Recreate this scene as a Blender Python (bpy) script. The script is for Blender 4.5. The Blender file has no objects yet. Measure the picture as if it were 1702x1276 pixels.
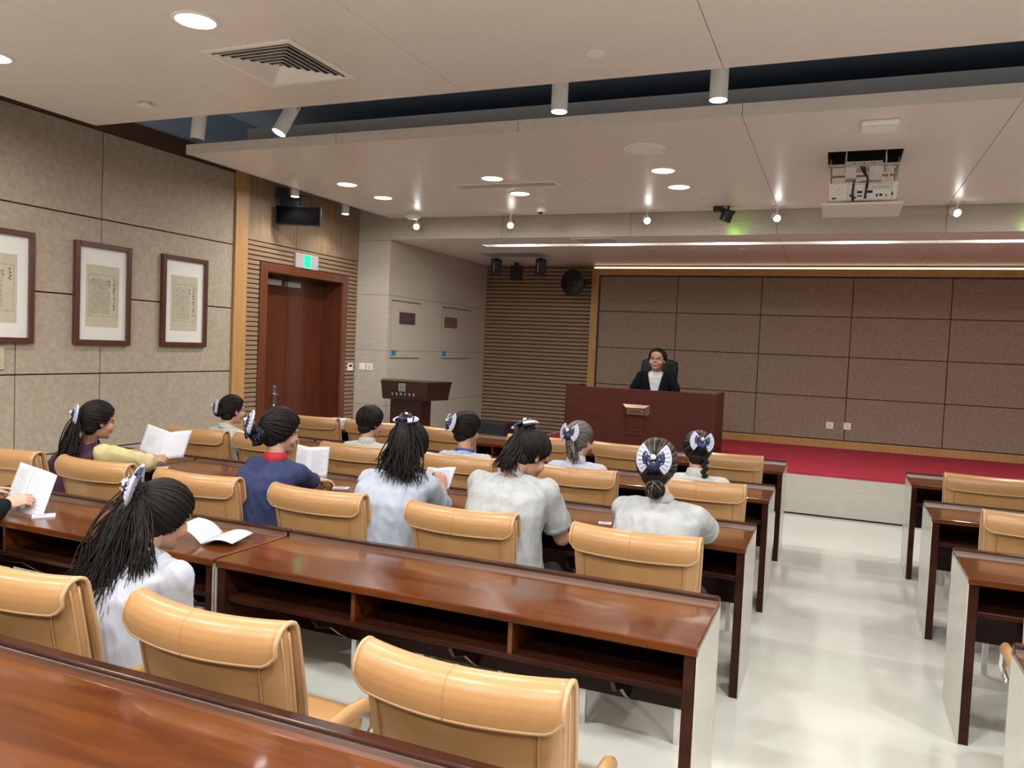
import bpy, bmesh, math, random
from mathutils import Vector, Matrix, Euler, Quaternion, noise
PI = math.pi
V = Vector
random.seed(7)
scene = bpy.context.scene
COL = scene.collection

# ------------------------------------------------------------------ camera
YAW, PITCH, ROLL, CAMZ = 0.38961549, -0.04795, 0.0436045, 1.70
_f = V((-math.sin(YAW) * math.cos(PITCH), math.cos(YAW) * math.cos(PITCH), math.sin(PITCH)))
_r = V((math.cos(YAW), math.sin(YAW), 0))
_u = _r.cross(_f)
_r2 = math.cos(ROLL) * _r + math.sin(ROLL) * _u
_u2 = -math.sin(ROLL) * _r + math.cos(ROLL) * _u
cd = bpy.data.cameras.new('camera')
cd.sensor_fit = 'HORIZONTAL'; cd.sensor_width = 36.0
cd.lens = 36.0 * 1306.7 / 1702
cd.clip_start = 0.05; cd.clip_end = 100
cam = bpy.data.objects.new('camera', cd); COL.objects.link(cam)
cam.matrix_world = Matrix(((_r2.x, _u2.x, -_f.x, 0), (_r2.y, _u2.y, -_f.y, 0), (_r2.z, _u2.z, -_f.z, CAMZ), (0, 0, 0, 1)))
scene.camera = cam

# ------------------------------------------------------------------ world and exposure
w = bpy.data.worlds.new('world'); scene.world = w; w.use_nodes = True
w.node_tree.nodes['Background'].inputs[0].default_value = (0.75, 0.78, 0.85, 1)
w.node_tree.nodes['Background'].inputs[1].default_value = 0.1
scene.view_settings.view_transform = 'Standard'
scene.view_settings.look = 'None'
scene.view_settings.gamma = 1.0
scene.view_settings.use_curve_mapping = False
scene.view_settings.exposure = 0.36

LIGHT_K = 1.0
def area_light(name, loc, size, power, color=(1, .965, .92), spread=150, rot=(0, 0, 0), sy=None, shape='DISK'):
    d = bpy.data.lights.new(name, 'AREA'); d.shape = shape; d.size = size
    if sy: d.size_y = sy
    d.energy = power * LIGHT_K; d.color = color; d.spread = math.radians(spread)
    o = bpy.data.objects.new(name, d); COL.objects.link(o); o.location = loc; o.rotation_euler = rot
    return o
def spot_light(name, loc, target, power, angle=60, blend=.6, color=(1, .95, .88), r=.04):
    d = bpy.data.lights.new(name, 'SPOT'); d.energy = power * LIGHT_K; d.spot_size = math.radians(angle)
    d.spot_blend = blend; d.color = color; d.shadow_soft_size = r
    o = bpy.data.objects.new(name, d); COL.objects.link(o); o.location = loc
    o.rotation_euler = (V(target) - V(loc)).to_track_quat('-Z', 'Y').to_euler()
    return o

CEIL = 3.285
STAGE_CEIL = 3.02
# recessed downlights: (x, y)
DOWN = [(-4.74, 3.19), (-3.11, 3.13), (-1.50, 3.00), (0.13, 3.05), (1.76, 3.05), (3.4, 3.05),
        (-4.74, 6.86), (-4.75, 7.57), (-3.12, 6.88), (-3.13, 7.61), (-1.49, 6.87), (-1.48, 7.57),
        (1.78, 6.87), (1.78, 7.57), (3.4, 6.87), (3.4, 7.57),
        (-4.74, 0.6), (-3.11, 0.6), (-1.50, 0.6), (0.13, 0.6), (1.76, 0.6), (3.4, 0.6),
        (-3.11, -1.4), (-1.50, -1.4), (0.13, -1.4), (1.76, -1.4)]
for i, (x, y) in enumerate(DOWN):
    area_light('downlight_lamp', (x, y, CEIL - .012), .17, 34 if y < 2 else 22 if y < 5 else 16, spread=175)

# ------------------------------------------------------------------ materials
def sock(n, names):
    for k in names:
        if k in n.inputs: return n.inputs[k]
def mat(name, col, rough=.5, metal=0, spec=None, coat=0, coat_rough=.05, emit=None, es=0, trans=0):
    m = bpy.data.materials.new(name); m.use_nodes = True
    b = m.node_tree.nodes['Principled BSDF']
    b.inputs['Base Color'].default_value = (*col, 1); b.inputs['Roughness'].default_value = rough
    b.inputs['Metallic'].default_value = metal
    if spec is not None: b.inputs['Specular IOR Level'].default_value = spec
    if coat: b.inputs['Coat Weight'].default_value = coat; b.inputs['Coat Roughness'].default_value = coat_rough
    if emit: b.inputs['Emission Color'].default_value = (*emit, 1); b.inputs['Emission Strength'].default_value = es
    if trans: b.inputs['Transmission Weight'].default_value = trans
    return m
def nd(m, t): return m.node_tree.nodes.new(t)
def lk(m, a, b): m.node_tree.links.new(a, b)
def noise_mat(name, c1, c2, scale=(1, 1, 1), nscale=5, detail=6, rough=.5, bump=0, bscale=None, bdist=.002, lo=.3, hi=.7, distort=0, **k):
    """two-colour stretched noise in object space, optional bump"""
    m = mat(name, c1, rough, **k); b = m.node_tree.nodes['Principled BSDF']
    tc = nd(m, 'ShaderNodeTexCoord'); mp = nd(m, 'ShaderNodeMapping'); mp.inputs['Scale'].default_value = scale
    lk(m, tc.outputs['Object'], mp.inputs['Vector'])
    nz = nd(m, 'ShaderNodeTexNoise'); nz.inputs['Scale'].default_value = nscale; nz.inputs['Detail'].default_value = detail
    nz.inputs['Distortion'].default_value = distort
    lk(m, mp.outputs[0], nz.inputs['Vector'])
    r = nd(m, 'ShaderNodeValToRGB'); r.color_ramp.elements[0].position = lo; r.color_ramp.elements[1].position = hi
    r.color_ramp.elements[0].color = (*c1, 1); r.color_ramp.elements[1].color = (*c2, 1)
    lk(m, nz.outputs[0], r.inputs[0]); lk(m, r.outputs[0], b.inputs['Base Color'])
    if bump:
        bp = nd(m, 'ShaderNodeBump'); bp.inputs['Strength'].default_value = bump; bp.inputs['Distance'].default_value = bdist
        if bscale:
            n2 = nd(m, 'ShaderNodeTexNoise'); n2.inputs['Scale'].default_value = bscale; n2.inputs['Detail'].default_value = 3
            lk(m, tc.outputs['Object'], n2.inputs['Vector']); lk(m, n2.outputs[0], bp.inputs['Height'])
        else: lk(m, nz.outputs[0], bp.inputs['Height'])
        lk(m, bp.outputs[0], b.inputs['Normal'])
    return m

M = {}
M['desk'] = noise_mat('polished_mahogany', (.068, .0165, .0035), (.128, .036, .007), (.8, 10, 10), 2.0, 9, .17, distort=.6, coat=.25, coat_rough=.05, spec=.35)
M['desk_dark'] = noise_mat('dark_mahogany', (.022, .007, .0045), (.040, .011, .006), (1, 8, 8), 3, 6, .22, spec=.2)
M['laminate'] = noise_mat('pale_laminate', (.43, .41, .37), (.50, .48, .44), (3, 3, 40), 4, 5, .28, coat=.3)
M['ceil'] = noise_mat('ceiling_laminate', (.74, .675, .635), (.79, .725, .685), (4, 22, 4), 4, 6, .36, coat=.1, coat_rough=.2)
M['whitewall'] = noise_mat('pale_wood_wall', (.45, .41, .36), (.53, .48, .42), (3, 3, 26), 3, 6, .45)
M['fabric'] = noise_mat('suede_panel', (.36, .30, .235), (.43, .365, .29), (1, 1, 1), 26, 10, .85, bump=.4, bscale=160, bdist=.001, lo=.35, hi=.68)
M['fabric_dim'] = noise_mat('dimmed_suede_panel', (.25, .198, .152), (.31, .25, .195), (1, 1, 1), 26, 10, .85, bump=.4, bscale=160, bdist=.001, lo=.35, hi=.68)  # wall suede again, dimmer light at the back put into its colour
M['veneer'] = noise_mat('brown_veneer', (.23, .155, .095), (.32, .225, .145), (10, 10, 1), 3, 6, .5)
M['groove'] = mat('dark_groove', (.03, .02, .015), .8)
M['oak'] = noise_mat('oak_trim', (.42, .23, .085), (.50, .29, .115), (8, 8, 1), 3, 5, .38)
M['slat'] = noise_mat('slat_wood', (.25, .165, .10), (.33, .225, .145), (1, 1, 30), 3, 6, .42)
M['slat_back'] = mat('slat_shadow', (.075, .045, .028), .8)
M['brown'] = mat('brown_trim', (.095, .042, .026), .5)
M['navy'] = mat('navy_plenum', (.36, .48, .66), .8)
M['beam'] = mat('grey_beam', (.66, .65, .66), .6)
M['floor'] = noise_mat('floor_tile', (.60, .63, .58), (.66, .68, .635), (1, 1, 1), 1.2, 4, .16, spec=.6)
M['carpet'] = noise_mat('red_carpet', (.33, .010, .030), (.46, .020, .048), (1.5, 9, 4), 3, 8, .95, bump=.8, bscale=260, bdist=.004)
M['door'] = noise_mat('red_door', (.080, .020, .009), (.115, .028, .012), (8, 8, 1), 2.5, 6, .28, coat=.3)
M['door_frame'] = noise_mat('door_frame', (.115, .034, .016), (.155, .047, .022), (8, 8, 1), 2.5, 6, .3, coat=.3)
M['podium'] = noise_mat('red_brown_desk', (.055, .012, .009), (.066, .015, .011), (1, 4, 4), 3, 4, .42, spec=.2)
M['lectern'] = noise_mat('dark_lectern', (.022, .008, .005), (.035, .012, .008), (1, 4, 4), 3, 4, .3)
M['white'] = mat('white_plastic', (.86, .86, .86), .4)
M['offwhite'] = mat('offwhite_plastic', (.84, .80, .77), .45)
M['paper'] = mat('paper', (.56, .58, .64), .7)
M['mat_board'] = mat('mount_board', (.72, .72, .69), .7)
M['old_paper'] = noise_mat('old_paper', (.44, .40, .28), (.50, .46, .33), (1, 1, 1), 20, 4, .8)
M['ink'] = mat('ink', (.12, .10, .07), .8)
M['ink_blue'] = mat('grey_ink', (.35, .35, .40), .8)
M['frame'] = mat('picture_frame', (.085, .028, .018), .35, coat=.3)
M['glass'] = mat('picture_glass', (1, 1, 1), .02)
M['glass'].node_tree.nodes['Principled BSDF'].inputs['Alpha'].default_value = .05
M['black'] = mat('black_plastic', (.012, .013, .014), .35)
M['screen'] = mat('black_screen', (.003, .003, .004), .08, spec=.3)
M['black_leather'] = mat('black_leather', (.006, .010, .009), .4, spec=.2)
M['chrome'] = mat('chrome', (.75, .75, .76), .12, metal=1)
M['steel'] = mat('brushed_steel', (.55, .56, .58), .3, metal=1)
M['bronze'] = mat('bronze', (.30, .19, .15), .32, metal=1)
M['grey_metal'] = mat('grey_metal', (.42, .42, .43), .4)
M['dark'] = mat('dark_hole', (.006, .007, .010), .8)
M['lamp_on'] = mat('lamp_glow', (1, 1, 1), .5, emit=(1, .96, .90), es=14)
M['spot_on'] = mat('spot_glow', (1, 1, 1), .5, emit=(1, .98, .95), es=16)
M['strip_on'] = mat('strip_glow', (1, 1, 1), .5, emit=(1, .95, .85), es=1.6)
M['cove_on'] = mat('cove_glow', (1, .9, .7), .5, emit=(1, .80, .50), es=1.6)
M['green_on'] = mat('green_glow', (.0, .6, .25), .5, emit=(.01, 1, .26), es=1.5)
M['exit_dark'] = mat('exit_dark', (.0, .15, .05), .5, emit=(.0, .30, .10), es=.5)
M['blue'] = mat('blue_sticker', (.03, .22, .40), .5)
M['plaque'] = mat('brown_plaque', (.085, .045, .045), .5)
M['plaque2'] = mat('bronze_plaque', (.16, .10, .065), .5)
def leather():
    m = noise_mat('tan_leather', (.40, .218, .088), (.44, .245, .104), (1, 1, 1), 6, 3, .33, bump=.35, bscale=170, bdist=.0015, coat=.12, coat_rough=.25)
    return m
M['leather'] = leather()
M['piping'] = mat('tan_piping', (.50, .31, .17), .4)
M['skin'] = noise_mat('skin', (.40, .21, .14), (.46, .255, .18), (1, 1, 1), 14, 3, .5)
M['skin_fair'] = noise_mat('fair_skin', (.48, .28, .21), (.53, .33, .25), (1, 1, 1), 14, 3, .5)
M['lips'] = mat('lips', (.35, .12, .10), .5)
M['hair'] = noise_mat('black_hair', (.006, .005, .005), (.018, .015, .014), (30, 30, 5), 5, 4, .5, spec=.14)
M['hair2'] = mat('brown_black_hair', (.012, .009, .008), .5, spec=.18)
M['grey_hair'] = mat('grey_hair', (.16, .15, .145), .5)
M['grey_hair2'] = mat('brown_grey_hair', (.060, .045, .038), .45)
def cloth(name, c1, c2, **k):
    return noise_mat(name, c1, c2, (1, 1, 1), 25, 5, .9, bump=.35, bscale=420, bdist=.001, **k)
M['shirt_blue'] = cloth('pale_blue_linen', (.33, .38, .47), (.39, .44, .53))
M['shirt_grey'] = cloth('grey_linen', (.30, .325, .335), (.38, .40, .41))
M['shirt_white'] = cloth('white_blouse', (.38, .41, .49), (.45, .48, .56))
M['shirt_pale'] = cloth('ivory_blouse', (.42, .45, .44), (.48, .51, .50))
M['navy_cloth'] = cloth('navy_jacket', (.016, .026, .085), (.024, .036, .11))
M['plum'] = cloth('plum_vest', (.045, .012, .032), (.060, .018, .042))
M['yellow'] = cloth('pale_yellow_cloth', (.46, .40, .19), (.52, .46, .24))
M['suit'] = cloth('black_suit', (.004, .005, .008), (.007, .009, .013), spec=.15)
M['red_scarf'] = mat('red_collar', (.42, .015, .03), .6)
M['white_trim'] = mat('white_trim', (.60, .62, .66), .7)
M['trousers'] = cloth('dark_trousers', (.02, .02, .028), (.03, .03, .04))
M['bow_white'] = mat('satin_white_ribbon', (.46, .48, .62), .45)
M['bow_navy'] = mat('navy_ribbon', (.010, .016, .075), .4)
M['net'] = noise_mat('navy_net', (.004, .006, .022), (.012, .016, .05), (1, 1, 1), 90, 2, .6)
M['lanyard'] = mat('blue_lanyard', (.02, .05, .28), .5)

# ------------------------------------------------------------------ mesh builder
class MB:
    def __init__(self): self.v = []; self.f = []; self.m = []; self.mi = 0
    def add(self, vs, fs, X=None):
        n = len(self.v)
        self.v += [tuple(X @ V(p)) if X else tuple(p) for p in vs]
        self.f += [tuple(i + n for i in f) for f in fs]; self.m += [self.mi] * len(fs)
        return self
    def box(self, x0, x1, y0, y1, z0, z1, X=None):
        vs = [(x0, y0, z0), (x1, y0, z0), (x1, y1, z0), (x0, y1, z0), (x0, y0, z1), (x1, y0, z1), (x1, y1, z1), (x0, y1, z1)]
        return self.add(vs, [(0, 3, 2, 1), (4, 5, 6, 7), (0, 1, 5, 4), (1, 2, 6, 5), (2, 3, 7, 6), (3, 0, 4, 7)], X)
    def obox(self, c, s, rot=(0, 0, 0)):
        X = Matrix.Translation(c) @ Euler(rot).to_matrix().to_4x4()
        return self.box(-s[0] / 2, s[0] / 2, -s[1] / 2, s[1] / 2, -s[2] / 2, s[2] / 2, X)
    def tube(self, pts, rad, n=8, caps=True, closed=False):
        pts = [V(p) for p in pts]; k = len(pts)
        if not hasattr(rad, '__len__'): rad = [rad] * k
        vs = []; fs = []; ref = None
        for i, p in enumerate(pts):
            if closed: t = pts[(i + 1) % k] - pts[i - 1]
            else: t = (pts[min(i + 1, k - 1)] - pts[max(i - 1, 0)])
            if t.length < 1e-9: t = V((0, 0, 1))
            t.normalize()
            if ref is None: ref = V((0, 0, 1)) if abs(t.z) < .9 else V((1, 0, 0))
            a = ref - t * ref.dot(t)
            if a.length < 1e-6: a = t.orthogonal()
            a.normalize(); ref = a; b = t.cross(a)
            r = rad[i]; r = r if hasattr(r, '__len__') else (r, r)
            for j in range(n):
                q = 2 * PI * j / n
                vs.append(p + a * math.cos(q) * r[0] + b * math.sin(q) * r[1])
        for i in range(k if closed else k - 1):
            i2 = (i + 1) % k
            for j in range(n):
                j2 = (j + 1) % n
                fs.append((i * n + j, i * n + j2, i2 * n + j2, i2 * n + j))
        if caps and not closed:
            fs.append(tuple(range(n - 1, -1, -1))); fs.append(tuple((k - 1) * n + j for j in range(n)))
        return self.add(vs, fs)
    def limb(self, pts, rad, n=14):
        """tube with rounded ends"""
        pts = [V(p) for p in pts]; self.tube(pts, rad, n)
        for p, r in ((pts[0], rad[0]), (pts[-1], rad[-1])):
            r = min(r) if hasattr(r, '__len__') else r
            self.ball(p, (r, r, r), 12, 8)
        for p, r in zip(pts[1:-1], rad[1:-1]):
            if not hasattr(r, '__len__'): self.ball(p, (r, r, r), 12, 8)
        return self
    def ball(self, c, r, n=16, k=10, X=None, R=None):
        if not hasattr(r, '__len__'): r = (r, r, r)
        T = Matrix.Translation(c)
        if R is not None: T = T @ R.to_4x4()
        if X is not None: T = X @ T
        vs = [(0, 0, r[2])]; fs = []
        for i in range(1, k):
            a = PI * i / k
            for j in range(n):
                b = 2 * PI * j / n
                vs.append((r[0] * math.sin(a) * math.cos(b), r[1] * math.sin(a) * math.sin(b), r[2] * math.cos(a)))
        vs.append((0, 0, -r[2])); last = len(vs) - 1
        for j in range(n):
            j2 = (j + 1) % n
            fs.append((0, 1 + j, 1 + j2))
            for i in range(k - 2): fs.append((1 + i * n + j, 1 + (i + 1) * n + j, 1 + (i + 1) * n + j2, 1 + i * n + j2))
            fs.append((last, 1 + (k - 2) * n + j2, 1 + (k - 2) * n + j))
        return self.add(vs, fs, T)
    def lathe(self, prof, n=24, X=None, closed=False):
        vs = []; fs = []; k = len(prof)
        for r, z in prof:
            for j in range(n):
                q = 2 * PI * j / n; vs.append((r * math.cos(q), r * math.sin(q), z))
        for i in range(k - 1):
            for j in range(n):
                j2 = (j + 1) % n; fs.append((i * n + j, i * n + j2, (i + 1) * n + j2, (i + 1) * n + j))
        fs.append(tuple(range(n - 1, -1, -1))); fs.append(tuple((k - 1) * n + j for j in range(n)))
        return self.add(vs, fs, X)
    def cyl(self, c, r, h, n=24, X=None):
        T = Matrix.Translation(c)
        if X is not None: T = X @ T
        return self.lathe([(r, 0), (r, h)], n, T)
    def prism(self, poly, a0, a1, axis='x'):
        """extrude a 2D polygon along an axis"""
        k = len(poly)
        def P(u, v, a):
            return {'x': (a, u, v), 'y': (u, a, v), 'z': (u, v, a)}[axis]
        vs = [P(u, v, a0) for u, v in poly] + [P(u, v, a1) for u, v in poly]
        fs = [tuple(range(k)), tuple(range(2 * k - 1, k - 1, -1))]
        for i in range(k): j = (i + 1) % k; fs.append((i, j, k + j, k + i))
        return self.add(vs, fs)
    def grid(self, fn, nu, nv):
        vs = [fn(i / nu, j / nv) for i in range(nu + 1) for j in range(nv + 1)]
        fs = [(i * (nv + 1) + j, (i + 1) * (nv + 1) + j, (i + 1) * (nv + 1) + j + 1, i * (nv + 1) + j + 1) for i in range(nu) for j in range(nv)]
        return self.add(vs, fs)
    def mesh(self, name='m', off=None):
        me = bpy.data.meshes.new(name)
        vs = self.v if off is None else [(a - off[0], b - off[1], c - off[2]) for a, b, c in self.v]
        me.from_pydata(vs, [], self.f); me.polygons.foreach_set('material_index', self.m)
        bm = bmesh.new(); bm.from_mesh(me); bmesh.ops.recalc_face_normals(bm, faces=bm.faces); bm.to_mesh(me); bm.free()
        me.update(); return me
    def build(self, name, mats, parent=None, smooth=False, bevel=0, off=None, seg=2, solid=0, sub=0):
        me = self.mesh(name, off)
        return link(name, me, mats, parent, smooth, bevel, seg, solid, sub)
def link(name, me, mats, parent=None, smooth=False, bevel=0, seg=2, solid=0, sub=0):
    if not isinstance(mats, (list, tuple)): mats = [mats]
    for x in mats: me.materials.append(M[x] if isinstance(x, str) else x)
    o = bpy.data.objects.new(name, me); COL.objects.link(o)
    if parent is not None: o.parent = parent
    if smooth: me.polygons.foreach_set('use_smooth', [True] * len(me.polygons))
    if solid:
        s = o.modifiers.new('solid', 'SOLIDIFY'); s.thickness = solid; s.offset = 0
    if sub:
        s = o.modifiers.new('sub', 'SUBSURF'); s.levels = sub; s.render_levels = sub
    if bevel:
        b = o.modifiers.new('bevel', 'BEVEL'); b.width = bevel; b.segments = seg; b.limit_method = 'ANGLE'; b.angle_limit = .6
    return o
def thing(name, label, cat, loc=(0, 0, 0), rotz=0, group=None):
    o = bpy.data.objects.new(name, None); o.empty_display_size = .05; COL.objects.link(o)
    o.location = loc; o.rotation_euler = (0, 0, rotz); return tag(o, label, cat, group)
def tag(o, label, cat, group=None, loc=None):
    o['label'] = label; o['category'] = cat
    if group: o['group'] = group
    if loc is not None: o.location = loc
    return o
def struct(o, label=None):
    o['kind'] = 'structure'
    if label: o['label'] = label
    return o
def dup(root, loc, rotz, label, group=None):
    r = root.copy(); COL.objects.link(r); r.location = loc; r.rotation_euler = (0, 0, rotz); r['label'] = label
    if group: r['group'] = group
    for ch in list(root.children):
        c = ch.copy(); COL.objects.link(c); c.parent = r
        for g in list(ch.children):
            d = g.copy(); COL.objects.link(d); d.parent = c
    return r

# ================================================================== SETTING
XL, XW, YW, YB, XR, YN = -5.943, -5.46, 8.92, 12.0, 5.0, -3.0
ZT = 3.95
struct(MB().box(-6.6, XR + .1, YN - .1, YB + .1, -.1, 0).build('floor', 'floor'))
g = MB()
# stage
struct(MB().box(-3.72, XR, 9.10, YB, 0.02, .445).build('trim_1', 'laminate'), 'pale laminate front of the low stage')
struct(MB().box(-3.70, XR, 9.095, YB, .445, .462).build('trim_2', 'carpet'), 'red carpet on the stage')
struct(MB().box(-3.745, -3.70, 9.09, YB, .40, .472).build('trim_3', 'laminate'), 'pale edge strip at the left end of the stage')
struct(MB().box(-3.70, XR, 9.12, YB, 0, .02).build('baseboard_stage', 'groove'))

# left wall: suede panels over dark groove backing
wl = struct(MB().box(XL - .10, XL - .035, YN, 6.58, 0, ZT).build('wall_left', 'groove'))
zr = [0.0, .645, 1.305, 1.972, 2.642, 3.395]
low = [YN, -2.2, -1.4, .2, 1.8, 3.4, 4.216, 4.985, 6.58]
upp = [YN, -1.4, .2, 1.8, 3.4, 4.975, 6.58]
p = MB()
for r in range(5):
    ys = low if r < 3 else upp
    for a, b in zip(ys[:-1], ys[1:]):
        p.box(XL - .035, XL, a + .005, b - .005, zr[r] + .005, zr[r + 1] - .005)
p.build('wall_panel', 'fabric', wl, bevel=.006)
struct(MB().box(XL - .04, XL + .012, YN, 6.58, 3.395, 3.55).build('trim_4', 'brown'))
struct(MB().box(XL - .03, XL - .004, YN, 6.58, 3.55, ZT).build('trim_5', 'navy'))
struct(MB().box(XL - .10, XL + .03, 6.58, 6.77, 0, 3.46).build('trim_6', 'oak', bevel=.004), 'oak post beside the door')

# door wall: slats with upper veneer, opening for the door
D0, D1, DT = 6.997, 8.672, 2.515
wd = struct(MB().box(XL - .12, XL - .02, 6.77, D0, 0, 2.73).box(XL - .12, XL - .02, D1, 8.93, 0, 2.73).box(XL - .12, XL - .02, D0, D1, DT, 2.73).build('wall_door_side', 'slat_back'))
s = MB(); z = .03
while z < 2.70:
    h = .041
    for a, b in ((6.77, D0), (D1, YW)) if z < DT - .02 else ((6.77, YW),):
        s.box(XL - .022, XL, a, b, z, z + h)
    z += .052
s.build('wall_slats', 'slat', wd, bevel=.004)
MB().box(XL - .12, XL - .004, 6.77, 7.625, 2.735, 3.50).box(XL - .12, XL - .004, 7.631, 8.93, 2.735, 3.50).build('wall_veneer', 'veneer', wd)
struct(MB().box(XL - .1, XL - .01, 6.58, 8.93, 3.50, ZT).build('trim_7', 'navy'))
# door frame, reveal, leaf
XD = -6.24
dr = struct(MB().box(XL - .03, XL + .02, D0, D0 + .12, 0, DT).box(XL - .03, XL + .02, D1 - .10, D1, 0, DT).box(XL - .03, XL + .019, D0 + .121, D1 - .101, DT - .10, DT)
            .build('trim_8', 'door_frame', bevel=.006), 'red-brown door frame')
struct(MB().box(XD - .03, XL - .02, D0 + .06, D0 + .12, 0, DT - .1).box(XD - .03, XL - .02, D1 - .10, D1 - .06, 0, DT - .1).box(XD - .03, XL - .02, D0 + .121, D1 - .101, DT - .10, DT - .06)
       .build('trim_9', 'door'), 'deep dark red door reveal')
struct(MB().box(XD - .12, XD - .06, D0 - .1, D1 + .1, 0, DT + .1).build('wall_leak_backing', 'groove'))  # unseen backing added behind the door to stop light leaking through
door = struct(MB().box(XD - .05, XD, D0 + .12, 7.86, 0, DT - .10).box(XD - .05, XD, 7.866, D1 - .10, 0, DT - .10).build('door_1', 'door', bevel=.004), 'red-brown double door leaf')
h = MB(); h.box(XD, XD + .012, 7.63, 7.69, .80, 1.10); h.tube([(XD + .01, 7.66, 1.0), (XD + .06, 7.66, 1.0), (XD + .065, 7.56, .995)], .012, 10)
h.tube([(XD + .01, 7.66, 1.09), (XD + .03, 7.66, 1.09)], .018, 12); h.tube([(XD + .01, 7.66, .86), (XD + .03, 7.66, .86)], .016, 12)
h.build('door_handle', 'steel', door, bevel=.003)
for a, b in ((7.40, 7.66), (7.78, 8.02)):
    MB().box(XD, XD + .07, a, b, 2.30, 2.365).build('door_closer', 'grey_metal', door, bevel=.006)

# white volume
ww = struct(MB().box(-6.1, XW - .012, YW + .012, YB + .1, 0, 3.5).build('wall_storage', 'groove'))
p = MB()
zs = [0, .846, 1.57, 2.299, 3.009, 3.6]
for a, b in zip(zs[:-1], zs[1:]):
    p.box(-5.96, XW, YW, YW + .02, a + .002, b - .002)
    p.box(XW - .02, XW, YW + .02, YB, a + .002, b - .002)
p.build('wall_cladding', 'whitewall', ww)
# flush cabinet doors cut into the storage wall
for (a, b, nm, lab) in ((9.0, 9.78, 'plaque', 'flush cupboard door with dark plaque, nearer the room'), (10.46, 11.45, 'plaque2', 'flush cupboard door with bronze plaque, nearer the slatted back wall')):
    t = bpy.data.objects.new('door_2' if nm == 'plaque' else 'door_3', None); COL.objects.link(t); t.location = (XW, (a + b) / 2, 1.48); struct(t, lab)
    w2 = (b - a) / 2
    MB().box(0, .006, -w2, w2, .09, .75).box(0, .006, -w2, w2, .0, .084).build('door_leaf', 'whitewall', t)
    MB().box(0, .009, -w2, w2, .752, .762).box(0, .009, -w2, w2, -.008, .0).box(0, .003, -w2 - .0015, -w2, 0, .75).build('shadow_gap', 'groove', t)
    c = -w2 + (.41 if nm == 'plaque' else .26)
    pl = MB().box(.006, .014, c - .21, c + .21, .455, .615).build('name_plaque', nm, t, bevel=.002)
    q = MB()
    for k in range(4):
        y0 = c - .14 + k * .075
        for m_ in range(4): q.obox((.0145, y0 + random.uniform(0, .04), .56 - m_ * .012), (.001, .03 if m_ % 2 else .006, .006))
        q.obox((.0145, y0 + .02, .54), (.001, .005, .05))
    q.build('lettering', 'ink', pl)
    MB().box(.006, .012, -w2 + .02, -w2 + .13, .03, .10).build('blue_sticker', 'blue', t)

# back wall
wb = struct(MB().box(-5.5, XR, YB + .02, YB + .15, 0, ZT).build('wall_back', 'slat_back'))
s = MB(); z = .02
while z < 3.02:
    s.box(XW, -3.62, YB - .002, YB + .03, z, z + .044); z += .062
s.build('wall_slats', 'slat', wb, bevel=.004)
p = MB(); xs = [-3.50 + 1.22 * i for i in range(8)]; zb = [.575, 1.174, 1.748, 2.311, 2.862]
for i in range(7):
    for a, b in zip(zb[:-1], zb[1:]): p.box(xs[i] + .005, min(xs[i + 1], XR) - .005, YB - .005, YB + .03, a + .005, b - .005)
p.build('wall_panel', 'fabric_dim', wb, bevel=.005)
struct(MB().box(-3.63, -3.515, YB - .05, YB + .02, .40, 2.871).build('trim_10', 'oak', bevel=.004), 'oak surround of the back wall panels')
struct(MB().box(-3.63, XR, YB - .05, YB + .02, 2.872, 2.975).build('trim_11', 'oak', bevel=.004))
struct(MB().box(-3.515, XR, YB - .03, YB + .02, .455, .568).build('baseboard_back', 'oak', bevel=.004))
struct(MB().box(-3.60, XR, YB - .03, YB + .02, 2.982, 3.0).build('trim_12', 'cove_on'), 'warm light line over the oak surround')

# unseen sides of the room
struct(MB().box(XR, XR + .1, YN, YB, 0, ZT).build('wall_right', 'fabric'))
struct(MB().box(-6.1, XR, YN - .1, YN, 0, ZT).build('wall_rear', 'fabric'))

# ceiling
C1, C2 = 4.515, 5.44
def slabs(name, ys, xs, z0, z1, holes=()):
    pass
struct(MB().box(-6.2, XR + .1, YN - .1, YB + .1, ZT, ZT + .1).build('ceiling', 'navy'))
seam = [-5.48, -3.88, -2.275, -.672, .93, 2.53, 4.13, XR]
def panels(y0, y1, z0, z1, skip=None):
    p = MB()
    for a, b in zip(seam[:-1], seam[1:]):
        if skip and a < skip[0] < b:
            hx0, hx1, hy0, hy1 = skip
            p.box(a + .002, hx0, y0, y1, z0, z1); p.box(hx1, b - .002, y0, y1, z0, z1)
            p.box(hx0, hx1, y0, hy0, z0, z1); p.box(hx0, hx1, hy1, y1, z0, z1)
        else: p.box(a + .002, b - .002, y0, y1, z0, z1)
    return p
struct(panels(YN, C1, CEIL, CEIL + .08).build('ceiling_near', 'ceil', bevel=.002, seg=1))
HX0, HX1, HY0, HY1 = -.155, .372, 6.53, 7.09
struct(panels(C2 + .03, YW - .03, CEIL, CEIL + .02, (HX0, HX1, HY0, HY1)).build('ceiling_middle', 'ceil', bevel=.002, seg=1))
f = MB()
for a, b in zip(seam[:-1], seam[1:]):
    f.box(a + .002, b - .002, C2, C2 + .03, CEIL - .002, CEIL + .085)
struct(f.build('trim_13', 'ceil'), 'edge board of the middle ceiling panel')
struct(MB().box(-5.48, -5.46, C2 + .03, YW, CEIL, CEIL + .085).box(-5.48, HX0 - .1, C2 + .03, YW, CEIL + .06, CEIL + .08).box(HX1 + .1, XR, C2 + .03, YW, CEIL + .06, CEIL + .08)
       .box(HX0 - .1, HX1 + .1, C2 + .03, HY0 - .1, CEIL + .06, CEIL + .08).box(HX0 - .1, HX1 + .1, HY1 + .1, YW, CEIL + .06, CEIL + .08).build('ceiling_backing', 'beam'))
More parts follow.
